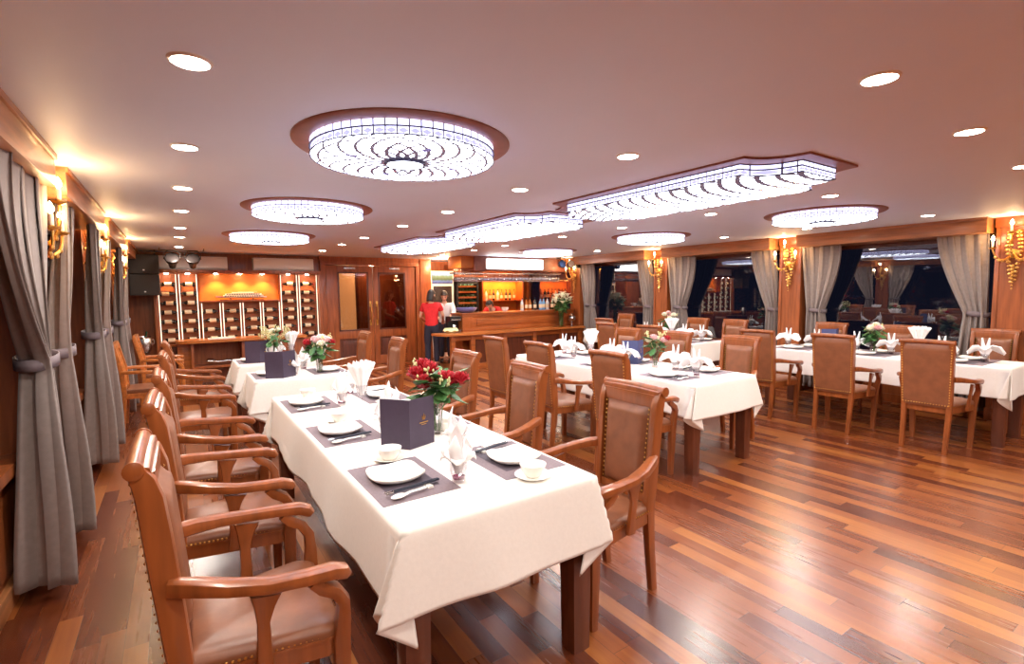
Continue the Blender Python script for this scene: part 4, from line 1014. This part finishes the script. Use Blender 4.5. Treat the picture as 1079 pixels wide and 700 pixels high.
# soffit over the bar and its lit panel
t = thing('bar_soffit', 'boxed wooden soffit hanging from the ceiling above the bar', 'soffit', (6.5, 9.6, 0))
def sk(*a, **k): return MB().at(-6.5, -9.6, 0).box(*a, **k)
sk(5.28, 9.3, 2.0, XR-.03, 9.95, CEIL-.003, bev=.004).build('soffit_box', 'fixture_ring', t)
sk(4.98, 9.36, 2.06, 5.28, 9.95, CEIL-.003, bev=.004).build('soffit_return', 'lit_back', t)  # side face: warm light falling on it is put into its orange colour
o = thing('lit_sign', 'blank glowing white panel with rounded corners on the bar soffit', 'light panel', (6.3, 9.3, 2.15))
b = MB(); pts = []
for cx, cz, a0 in ((.72, .075, 0), (-.72, .075, 90), (-.72, -.075, 180), (.72, -.075, 270)):
    for i in range(5): a = R(a0+90*i/4); pts.append((cx+.03*math.cos(a), cz+.03*math.sin(a)))
n = len(pts); b.add([(x, -.05, z) for x, z in pts]+[(x, -.001, z) for x, z in pts], [list(range(n)), list(range(n, 2*n))]+[[i, (i+1) % n, n+(i+1) % n, n+i] for i in range(n)]); b.build('glow_panel', 'sign_lit', o)
b = MB(); P2 = [(x*1.015, z*1.1) for x, z in pts]
b.add([(x, -.035, z) for x, z in pts]+[(x, -.035, z) for x, z in P2]+[(x, -.001, z) for x, z in P2], [[i, (i+1) % n, n+(i+1) % n, n+i] for i in range(n)]+[[n+i, n+(i+1) % n, 2*n+(i+1) % n, 2*n+i] for i in range(n)]); b.build('sign_frame', 'white', o)
# glass rack with hanging stemware
t = thing('glass_rack', 'steel rack hanging below the bar soffit for stemware', 'glass rack', (6.3, 9.2, 0))
b = MB().at(-6.3, -9.2, 0)
for y in (9.08, 9.16, 9.24, 9.32): b.box(4.7, y, 1.925, 7.42, y+.012, 1.94)
for x in (4.7, 5.6, 6.5, 7.4): b.box(x, 9.06, 1.94, x+.02, 9.35, 1.955)
b.build('rack_rails', 'steel', t)
b = MB().at(-6.3, -9.2, 0)
for x in (5.61, 6.51, 7.41): b.sweep([(x, 9.31, 1.95), (x, 9.31, 2.01)], .008, n=6)
b.build('hanger', 'steel', t)
def mk_stem():
    return MB().lathe([(.0, 0), (.034, -.001), (.034, -.004), (.006, -.01), (.004, -.02), (.004, -.075), (.012, -.09), (.032, -.11), (.036, -.135), (.03, -.175), (.0285, -.175), (.034, -.135), (.03, -.112), (0, -.094)], 12).build('hanging_wine_glass', 'stem_glass', sharp=1.5)
wg = single('wine_glass', mk_stem, 'glass')
k = 0
nth = lambda i: (ORD+['13th', '14th', '15th', '16th', '17th', '18th', '19th', '20th', '21st', '22nd', '23rd', '24th', '25th', '26th', '27th', '28th', '29th', '30th'])[i]
for j, y in enumerate((9.12, 9.2, 9.28)):
    for i in range(30):
        wg.put((4.78+i*.09, y, 1.944), 0, 'upside-down wine glass in the bar rack, %s from the left in the %s row' % (nth(i), ['front', 'middle', 'rear'][j]), 'wine glasses hanging over the bar')
# back bar: orange lit niche with shelves
t = thing('back_bar', 'orange-lit back bar niche with two shelves', 'shelf unit', (7.15, 11.4, 0))
def nk(*a, **k): return MB().at(-7.15, -11.4, 0).box(*a, **k)
nk(6.54, 11.42, .8, 7.76, 11.44, 1.86).build('lit_back_panel', 'lit_back', t)
nk(6.5, 11.1, .0, 6.54, 11.44, 1.9, bev=.003).build('side_panel', 'panel_wood', t); nk(7.76, 11.1, .0, 7.8, 11.44, 1.9, bev=.003).build('side_panel', 'panel_wood', t)
nk(6.5, 11.1, 1.86, 7.8, 11.44, 1.92, bev=.003).build('top_board', 'panel_wood', t)
for z in (.86, 1.3): nk(6.54, 11.14, z, 7.76, 11.42, z+.025, bev=.003).build('shelf', 'panel_wood', t)
nk(6.54, 11.12, 0, 7.76, 11.42, .86).build('base_cupboard', 'panel_wood', t)
lamp('niche_lamp', 'AREA', (7.15, 11.24, 1.85), 7, (1, .38, .09), None, shape='RECTANGLE', size=1.1, size_y=.12)
def mk_bottle(mt):
    def f():
        t = thing('bottle', '', 'bottle')
        MB().lathe([(0, 0), (.036, 0), (.038, .006), (.038, .16), (.03, .19), (.014, .22), (.013, .28), (0, .281)], 16).build('bottle_body', mt, t)
        MB().lathe([(.0388, .05), (.0388, .13)], 16).build('paper_label', 'label', t); MB().lathe([(.0145, .25), (.0148, .285), (0, .286)], 12).build('cap', 'black', t); return t
    return f
pb = {k: Proto(mk_bottle(k)) for k in ('bottle_amber', 'bottle_blue', 'bottle_green', 'bottle_clear', 'bottle')}
for i, (x, mt, nm) in enumerate(((6.72, 'bottle_clear', 'clear'), (6.84, 'bottle_amber', 'amber'), (6.95, 'bottle', 'dark'), (7.08, 'bottle_clear', 'clear'), (7.2, 'bottle_amber', 'amber'), (7.34, 'bottle', 'dark'), (7.46, 'bottle_green', 'green'), (7.6, 'bottle_amber', 'amber'))):
    pb[mt].put((x, 11.28, 1.326), 0, '%s bottle on the orange back bar shelf, %s from the left' % (nm, ORD[i]), 'bottles on the back bar')
for i, (x, mt, nm) in enumerate(((6.48, 'bottle_clear', 'clear'), (6.6, 'bottle_amber', 'amber'), (6.7, 'bottle_amber', 'golden amber'), (6.84, 'bottle', 'dark'), (7.0, 'bottle_blue', 'pale blue'), (7.09, 'bottle_blue', 'pale blue'), (7.2, 'bottle_clear', 'clear'), (7.34, 'bottle_green', 'green'), (7.46, 'bottle', 'dark'))):
    pb[mt].put((x, 9.3, 1.121), 0, '%s bottle standing on the bar top, %s from the left' % (nm, ORD[i]), 'bottles on the bar')
o = bowl.put((6.02, 9.3, 1.121), 0, 'white bowl on the bar left of the bartender'); o.scale = (1.5, 1.5, 1.6)
# big blue bowl at the left end
o = MB().lathe([(0, .008), (.12, .01), (.2, .06), (.225, .1), (.235, .105), (.235, .098), (.21, .05), (.13, 0), (0, 0)], 40).build('serving_bowl', 'blue_bowl', sharp=1.4, loc=(5.02, 9.24, 1.121)); o.scale = (1, .8, 1); tag(o, 'wide violet-blue serving bowl on the left end of the bar', 'bowl')
# coffee machine on the ledge
t = thing('coffee_machine', 'black machine with steel trim on the ledge at the left end of the bar', 'coffee machine', (4.66, 9.14, .746))
MB().box(-.12, -.12, 0, .12, .12, .05, .008).box(-.12, .02, .05, .12, .12, .3, .008).box(-.12, -.12, .22, .12, .12, .32, .01).build('body', 'black', t)
MB().box(-.11, -.124, .24, .11, -.118, .26, .002).box(-.11, -.124, .012, .11, -.118, .03, .002).build('trim_strip', 'steel', t)
MB().lathe([(0, .05), (.045, .05), (.05, .1), (.035, .15), (0, .15)], 16, c=(0, -.04, 0)).build('jug', 'steel', t)
# wine fridge
t = thing('wine_fridge', 'tall dark wine fridge full of stacked bottles behind the bar', 'wine fridge', (5.97, 11.15, 0))
MB().box(-.3, -.24, 0, .3, .28, .06).box(-.3, .24, .06, .3, .28, 1.9).box(-.3, -.24, .06, -.27, .24, 1.9, .003).box(.27, -.24, .06, .3, .24, 1.9, .003).box(-.3, -.24, 1.78, .3, .28, 1.9, .004).build('cabinet', 'black', t)
for i in range(9):
    z = .6+i*.135; b = MB().box(-.27, -.2, z, .27, .24, z+.012)
    b.box(-.27, -.215, z-.014, .27, -.2, z+.03, .003); b.build('shelf', 'counter_wood', t)
MB().box(-.28, -.262, .1, .28, -.255, 1.74).build('glass_door', 'glass', t)
MB().box(-.3, -.27, .06, -.265, -.24, 1.78, .003).box(.265, -.27, .06, .3, -.24, 1.78, .003).box(-.3, -.27, 1.74, .3, -.24, 1.78, .003).box(-.3, -.27, .06, .3, -.24, .12, .003).build('door_frame', 'black', t)
fb = 0
for i in range(9):
    for k in range(5):
        o = MB().lathe([(0, -.18), (.03, -.18), (.036, -.17), (.036, .0), (.02, .05), (.014, .06), (.014, .1), (0, .1)], 10, axis='y').build('stored_bottle', 'bottle_green') if fb == 0 else fb.copy()
        if fb == 0: fb = o; tag(o, 'wine bottle lying on a shelf of the dark wine fridge', 'bottle', 'bottles lying in the wine fridge')
        else: C.objects.link(o)
        o.location = (5.97-.2+.1*k, 11.13, .6+i*.135+.05); o['label'] = 'wine bottle in the dark fridge, %s shelf from the bottom, %s from the left' % (ORD[i], ORD[k])
lamp('fridge_lamp', 'AREA', (5.97, 10.98, 1.76), 3, (1, .85, .6), None, shape='RECTANGLE', size=.4, size_y=.08)
t = thing('display_cooler', 'white upright cooler with a blue and green landscape picture on its top panel', 'cooler', (5.32, 11.2, 0))
MB().box(-.3, -.24, 0, .3, .24, 2.06, .01).build('cabinet', 'white', t)
MB().box(-.27, -.252, 1.76, .27, -.24, 2.03, .004).build('picture_panel', 'picture', t)
MB().box(-.24, -.25, .1, .24, -.24, 1.7, .004).build('glass_door', 'lens_dark', t)
MB().box(.2, -.28, .8, .22, -.25, 1.2, .006).build('handle', 'steel', t)
# hanging glass shelf board over the fridge
o = thing('wall_shelf', 'wooden shelf board above the wine fridge', 'shelf', (5.9, 11.25, 0))
MB().at(-5.9, -11.25, 0).box(5.62, 11.0, 1.925, 6.5, 11.45, 1.96, .003).build('board', 'panel_wood', o); MB().at(-5.9, -11.25, 0).box(5.62, 11.0, 2.2, 6.5, 11.45, 2.23, .003).box(5.62, 11.0, 1.96, 5.65, 11.45, 2.2).box(6.47, 11.0, 1.96, 6.5, 11.45, 2.2).build('frame', 'panel_wood', o)
for i in range(9):
    c = wg.put((5.72+i*.09, 11.12, 1.962+.177), 0, 'wine glass on the high shelf above the wine fridge, %s from the left' % ORD[i], 'wine glasses above the fridge'); 
# bar ledge items: vase of lilies, silver trophy
o = MB().lathe([(0, .012), (.05, .014), (.05, .16), (.06, .3), (.064, .302), (.066, .3), (.056, .16), (.056, .002), (0, 0)], 24).build('lily_vase', 'glass_green', sharp=1.5, loc=(7.2, 8.8, .746)); tag(o, 'tall pale green vase of lilies on the bar ledge', 'vase')
heads = []
rn = random.Random(4)
for i in range(17):
    a = 2*PI*i/17*2.4; q = .08+.17*((i*7) % 17)/17; heads.append((q*1.15*math.cos(a), q*.8*math.sin(a), .17-.75*q+rn.uniform(-.05, .08), .075, 'white_petal'))
bouquet((7.2, 8.8, .747), 'big bouquet of white lilies on the bar ledge', heads, .2, .62, 70, 10, 21, .02, True, .16)
t = thing('silver_trophy', 'round silver pot on a foot at the right end of the bar ledge', 'pot', (7.55, 8.84, .746))
MB().lathe([(0, 0), (.06, 0), (.062, .01), (.02, .03), (.016, .08), (.05, .1), (.09, .15), (.095, .19), (.08, .23), (.05, .25), (0, .252)], 24).build('pot', 'steel', t); MB().lathe([(0, .25), (.045, .252), (.03, .275), (.012, .285), (.012, .3), (0, .305)], 16).build('lid', 'steel', t)
# coloured stage lamps over the bar end
t = thing('lamp_bar', 'short dark ceiling bar with three round party lamps above the bar end', 'lamp bar', (7.35, 8.75, 0))
MB().sweep([(-.3, 0, 2.27), (.42, 0, 2.27)], .01, n=8).sweep([(-.2, 0, 2.27), (-.2, 0, 2.31)], .008, n=6).sweep([(.3, 0, 2.27), (.3, 0, 2.31)], .008, n=6).build('bar_tube', 'dark_metal', t)
for i, (x, mt, nm) in enumerate(((7.2, 'spot_blue', 'blue-lensed'), (7.45, 'cream', 'pale-lensed'), (7.68, 'lens_dark', 'dark-lensed'))):
    t = thing('party_spotlight', 'round %s party lamp hanging above the bar end' % nm, 'spotlight', (x, 8.75, 2.15), R(-10), 'party lamps above the bar')
    MB().at(0, 0, 0, rx=R(78)).lathe([(0, -.12), (.05, -.11), (.085, -.03), (.092, .02), (.085, .03), (.08, .02), (0, .02)], 20).build('housing', 'dark_metal', t)
    MB().at(0, 0, 0, rx=R(78)).lathe([(.08, .022), (.05, .034), (0, .038)], 20).build('lens', mt, t)
    b = MB()
    for s in (-1, 1): b.sweep([(s*.095, 0, 0), (s*.09, 0, .08), (s*.03, 0, .115), (0, 0, .118)], .006, n=6)
    b.build('yoke', 'dark_metal', t)
# ================================================================== PEOPLE
def skin(name, pts, edges, mat, parent, sub=2, root=0):
    """pts: list of (co, rx, ry)"""
    me = bpy.data.meshes.new(name); me.from_pydata([p[0] for p in pts], edges, []); me.materials.append(M[mat])
    o = bpy.data.objects.new(name, me); C.objects.link(o)
    o.modifiers.new('skin', 'SKIN').use_smooth_shade = True
    if not me.skin_vertices: 
        bm = bmesh.new(); bm.from_mesh(me); bm.verts.layers.skin.verify(); bm.to_mesh(me); bm.free()
    for i, p in enumerate(pts):
        sv = me.skin_vertices[0].data[i]; sv.radius = (p[1], p[2] if len(p) > 2 else p[1]); sv.use_root = (i == root)
    s = o.modifiers.new('sub', 'SUBSURF'); s.levels = s.render_levels = sub
    dg = bpy.context.evaluated_depsgraph_get(); nm = bpy.data.meshes.new_from_object(o.evaluated_get(dg)); o.modifiers.clear(); o.data = nm; nm.name = name
    for f in nm.polygons: f.use_smooth = True
    if parent: o.parent = parent
    return o
def lerp(a, b, k): return tuple(x+(y-x)*k for x, y in zip(a, b))
def person(loc, rz, label, P, shirt, pants, hair_len, long_sleeve=False, hands=None):
    """P: dict of joints in local space (facing +y)"""
    t = thing('person', label, 'person', loc, rz)
    pts, ed = [], []
    def chain(start, items):
        prev = start
        for it in items:
            pts.append(it); 
            if prev is not None: ed.append((prev, len(pts)-1))
            prev = len(pts)-1
        return prev
    pel, wa, chs, nk_, hd = P['pelvis'], P['waist'], P['chest'], P['neck'], P['head']
    r = chain(None, [(pel, .13, .095)]); w = chain(r, [(wa, .112, .082), (chs, .125, .09)])
    n = chain(w, [(lerp(chs, nk_, .6), .09, .07), (nk_, .05, .05), (lerp(nk_, hd, .35), .047, .05)])
    for s in 'LR':
        sh, el, wr = P['sh'+s], P['el'+s], P['wr'+s]
        e = chain(w, [(sh, .052), (lerp(sh, el, .5), .043), (el, .036), (lerp(el, wr, .3), .036), (wr, .024)])
        d = (Vector(wr)-Vector(el)).normalized(); sd = d.cross(Vector((0, 0, 1)))
        sd = sd.normalized() if sd.length > .01 else Vector((1, 0, 0)); nr = sd.cross(d).normalized(); ins = 1 if s == 'L' else -1
        palm = chain(e, [(tuple(Vector(wr)+d*.035), .024, .016), (tuple(Vector(wr)+d*.075), .026, .015)])
        for q, L in zip((-.027, -.009, .009, .027), (.066, .076, .072, .056)):
            b0 = Vector(wr)+d*.085+sd*q
            chain(palm, [(tuple(b0), .0095), (tuple(b0+d*L*.5-nr*.006), .0085), (tuple(b0+d*L*.85-nr*.022), .0078), (tuple(b0+d*L-nr*.036), .007)])
        b0 = Vector(wr)+d*.03+sd*ins*.026
        chain(palm-1, [(tuple(b0), .011), (tuple(b0+d*.028+sd*ins*.018-nr*.01), .0095), (tuple(b0+d*.055+sd*ins*.022-nr*.02), .008)])
        hp, kn, an = P['hip'+s], P['kn'+s], P['an'+s]
        chain(r, [(hp, .085), (lerp(hp, kn, .5), .07), (kn, .052), (lerp(kn, an, .35), .052), (an, .035)])
    body = skin('body', pts, ed, 'skin', t)
    # head with a face, as one more piece of the body surface
    b = MB(); hv = Vector(hd); fy = Vector(P.get('face', (0, 1, 0))).normalized(); fx = fy.cross(Vector((0, 0, 1))).normalized(); fz = fx.cross(fy)
    def W(x, y, z): return tuple(hv+fx*x+fy*y+fz*z)
    def hfn(u, v):
        a, q = 2*PI*u, PI*v; x = .072*math.sin(q)*math.cos(a); y = .092*math.sin(q)*math.sin(a); z = .115*-math.cos(q)
        jaw = max(0, -z/.115); x *= 1-.34*jaw; y = y*(1-.2*jaw)+(.012*jaw if y > 0 else .02*jaw)
        if y > .03: y += .02*math.exp(-((x/.012)**2+((z+.012)/.022)**2))-.006*math.exp(-(((abs(x)-.03)/.014)**2+((z-.016)/.012)**2))+.006*math.exp(-((x/.022)**2+((z+.055)/.01)**2))
        return W(x, y, z)
    b.grid(hfn, 32, 22)
    for s in (-1, 1): b.ball(W(s*.073, -.005, -.005), .022, 8, 6, (.4, .7, 1.1))
    vs0 = len(body.data.vertices)
    hm = b.mesh('head', 'skin', 3)
    bm = bmesh.new(); bm.from_mesh(body.data); bm.from_mesh(hm); bm.to_mesh(body.data); bm.free()
    for f in body.data.polygons: f.use_smooth = True
    b = MB()
    for s in (-1, 1): b.ball(W(s*.03, .083, .016), .0085, 8, 6, (1.3, .6, .7))
    b.build('eyes', 'navy', t); MB().ball(W(0, .094, -.056), .012, 8, 5, (1.7, .5, .45)).build('mouth', 'red_petal', t)
    b = MB()
    def hair(u, v):
        a, q = 2*PI*u, PI*(1-v*.62); x, y, z = .079*math.sin(q)*math.cos(a), .1*math.sin(q)*math.sin(a), .122*-math.cos(q)
        front = max(0, math.sin(a)); z2 = z
        if v > .6 and front < .45: z2 = z-hair_len*((v-.6)/.4)*(1-front/.45)**.5
        if front > .3: z2 = max(z2, .045+.03*(front-.3))
        k = 1+.03*math.sin(13*a)
        return W(x*k, y*k-.006, z2+.004)
    b.grid(hair, 40, 18); h = b.build('hair', 'hair', t, sharp=3); h.modifiers.new('t', 'SOLIDIFY').thickness = .012
    # shirt
    pts, ed = [], []; g = .014
    r = chain(None, [(lerp(pel, wa, -.25), .142+g, .108+g), (lerp(pel, wa, .2), .138+g, .104+g)]); w = chain(r, [(wa, .116+g, .086+g), (chs, .128+g, .092+g)])
    chain(w, [(lerp(chs, nk_, .62), .096, .074), (lerp(chs, nk_, .9), .062, .056)])
    for s in 'LR':
        sh, el, wr = P['sh'+s], P['el'+s], P['wr'+s]
        it = [(sh, .052+g), (lerp(sh, el, .35), .048+g), (lerp(sh, el, .6), .046+g)]
        if long_sleeve: it += [(el, .038+g), (lerp(el, wr, .5), .035+g), (lerp(el, wr, .92), .028+g*.6)]
        chain(w, it)
    skin('shirt', pts, ed, shirt, t)
    pts, ed = [], []
    r = chain(None, [(lerp(pel, wa, .75), .12+g, .088+g), (lerp(pel, wa, .35), .124+g, .092+g), (pel, .135+g, .1+g)]); 
    for s in 'LR':
        hp, kn, an = P['hip'+s], P['kn'+s], P['an'+s]
        chain(r, [(hp, .087+g), (lerp(hp, kn, .5), .074+g), (kn, .056+g), (lerp(kn, an, .35), .054+g), (lerp(kn, an, .93), .044+g)])
    skin('trousers', pts, ed, pants, t)
    for s in 'LR':
        an = P['an'+s]; b = MB(); b.sweep([(an[0], an[1]-.06, .035), (an[0], an[1]-.03, .045), (an[0], an[1]+.04, .045), (an[0], an[1]+.12, .03), (an[0], an[1]+.17, .022)], [.03, .038, .04, .042, .022], [.03, .045, .04, .028, .018], 12, 3); b.build('shoe', 'shoe', t)
    return t
stand = dict(pelvis=(0, 0, .88), waist=(0, .0, 1.03), chest=(0, .01, 1.2), neck=(0, .0, 1.36), head=(0, .02, 1.495), shL=(.165, 0, 1.29), shR=(-.165, 0, 1.29), elL=(.21, .05, 1.05), elR=(-.21, .05, 1.05), wrL=(.19, .27, .98), wrR=(-.17, .26, .98),
             hipL=(.085, 0, .82), hipR=(-.085, 0, .82), knL=(.09, .02, .46), knR=(-.09, .0, .46), anL=(.09, -.01, .08), anR=(-.09, -.02, .08))
w1 = dict(stand); w1.update(elR=(-.24, .02, 1.06), wrR=(-.22, .24, .98), elL=(.22, .08, 1.08), wrL=(.17, .3, .97), face=(.4, 1, -.25))
person((4.34, 9.48, 0), R(-38), 'person in red shirt and dark trousers standing at the left end of the bar', w1, 'red_cloth', 'dark_cloth', .1)
w2 = dict(stand); w2.update(chest=(0, .06, 1.19), neck=(0, .1, 1.34), head=(0, .14, 1.47), shL=(.165, .06, 1.28), shR=(-.165, .06, 1.28), elL=(.21, .2, 1.1), wrL=(.15, .4, 1.05), elR=(-.21, .2, 1.1), wrR=(-.15, .4, 1.05), face=(0, 1, -.5))
person((4.93, 10.06, 0), R(150), 'person in a long-sleeved white shirt bending behind the person in red', w2, 'white_cloth', 'dark_cloth', .03, True)
w3 = dict(stand); w3.update(pelvis=(0, -.1, .88), hipL=(.085, -.08, .82), hipR=(-.085, -.08, .82), waist=(0, .0, 1.0), chest=(0, .15, 1.1), neck=(0, .28, 1.18), head=(0, .36, 1.26), shL=(.165, .2, 1.15), shR=(-.165, .2, 1.15), elL=(.22, .3, .95), elR=(-.22, .3, .95), wrL=(.15, .45, .86), wrR=(-.15, .45, .86), face=(0, 1, -1.0))
person((6.28, 10.05, 0), R(120), 'person in a red shirt bent over behind the bar', w3, 'red_cloth', 'dark_cloth', .03)
t = thing('basket', 'pale yellow cloth-lined basket on the ledge before the person in red', 'basket', (4.52, 8.98, .746))
MB().lathe([(0, .006), (.09, .006), (.12, .09), (.126, .092), (.13, .085), (.1, 0), (0, 0)], 28).build('bowl_shell', 'pale_yellow', t, sharp=1.4)
b = MB(); b.grid(lambda u, v: ((.09+.07*v)*math.cos(2*PI*u), (.09+.07*v)*math.sin(2*PI*u), .093+.012*math.sin(2*PI*u*7)*v-.055*v*v), 84, 6); o = b.build('cloth_lining', 'pale_yellow', t, sharp=3); o.modifiers.new('t', 'SOLIDIFY').thickness = .003
# ================================================================== LIGHT, WORLD, VIEW
for i, (x, y) in enumerate(((5.05, 9.7), (5.6, 9.75), (6.6, 9.75), (7.4, 9.75))):
    lamp('bar_lamp', 'POINT', (x, y+.45, 2.2), 7, (1, .6, .28), None, shadow_soft_size=.06)
lamp('passage_lamp', 'POINT', (5.0, 10.5, 2.2), 1.6, (1, .8, .62), None, shadow_soft_size=.06)
w = bpy.data.worlds.new('night'); bpy.context.scene.world = w; w.use_nodes = True
w.node_tree.nodes['Background'].inputs[0].default_value = (.012, .014, .03, 1); w.node_tree.nodes['Background'].inputs[1].default_value = .35
s = bpy.context.scene
s.view_settings.view_transform = 'Standard'; s.view_settings.look = 'None'; s.view_settings.exposure = EXPO; s.view_settings.gamma = 1; s.view_settings.use_curve_mapping = False
s.cycles.max_bounces = 9; s.cycles.diffuse_bounces = 5; s.cycles.glossy_bounces = 4; s.cycles.transparent_max_bounces = 16; s.cycles.caustics_reflective = False; s.cycles.caustics_refractive = False
s.cycles.sample_clamp_indirect = 6; s.cycles.use_denoising = True
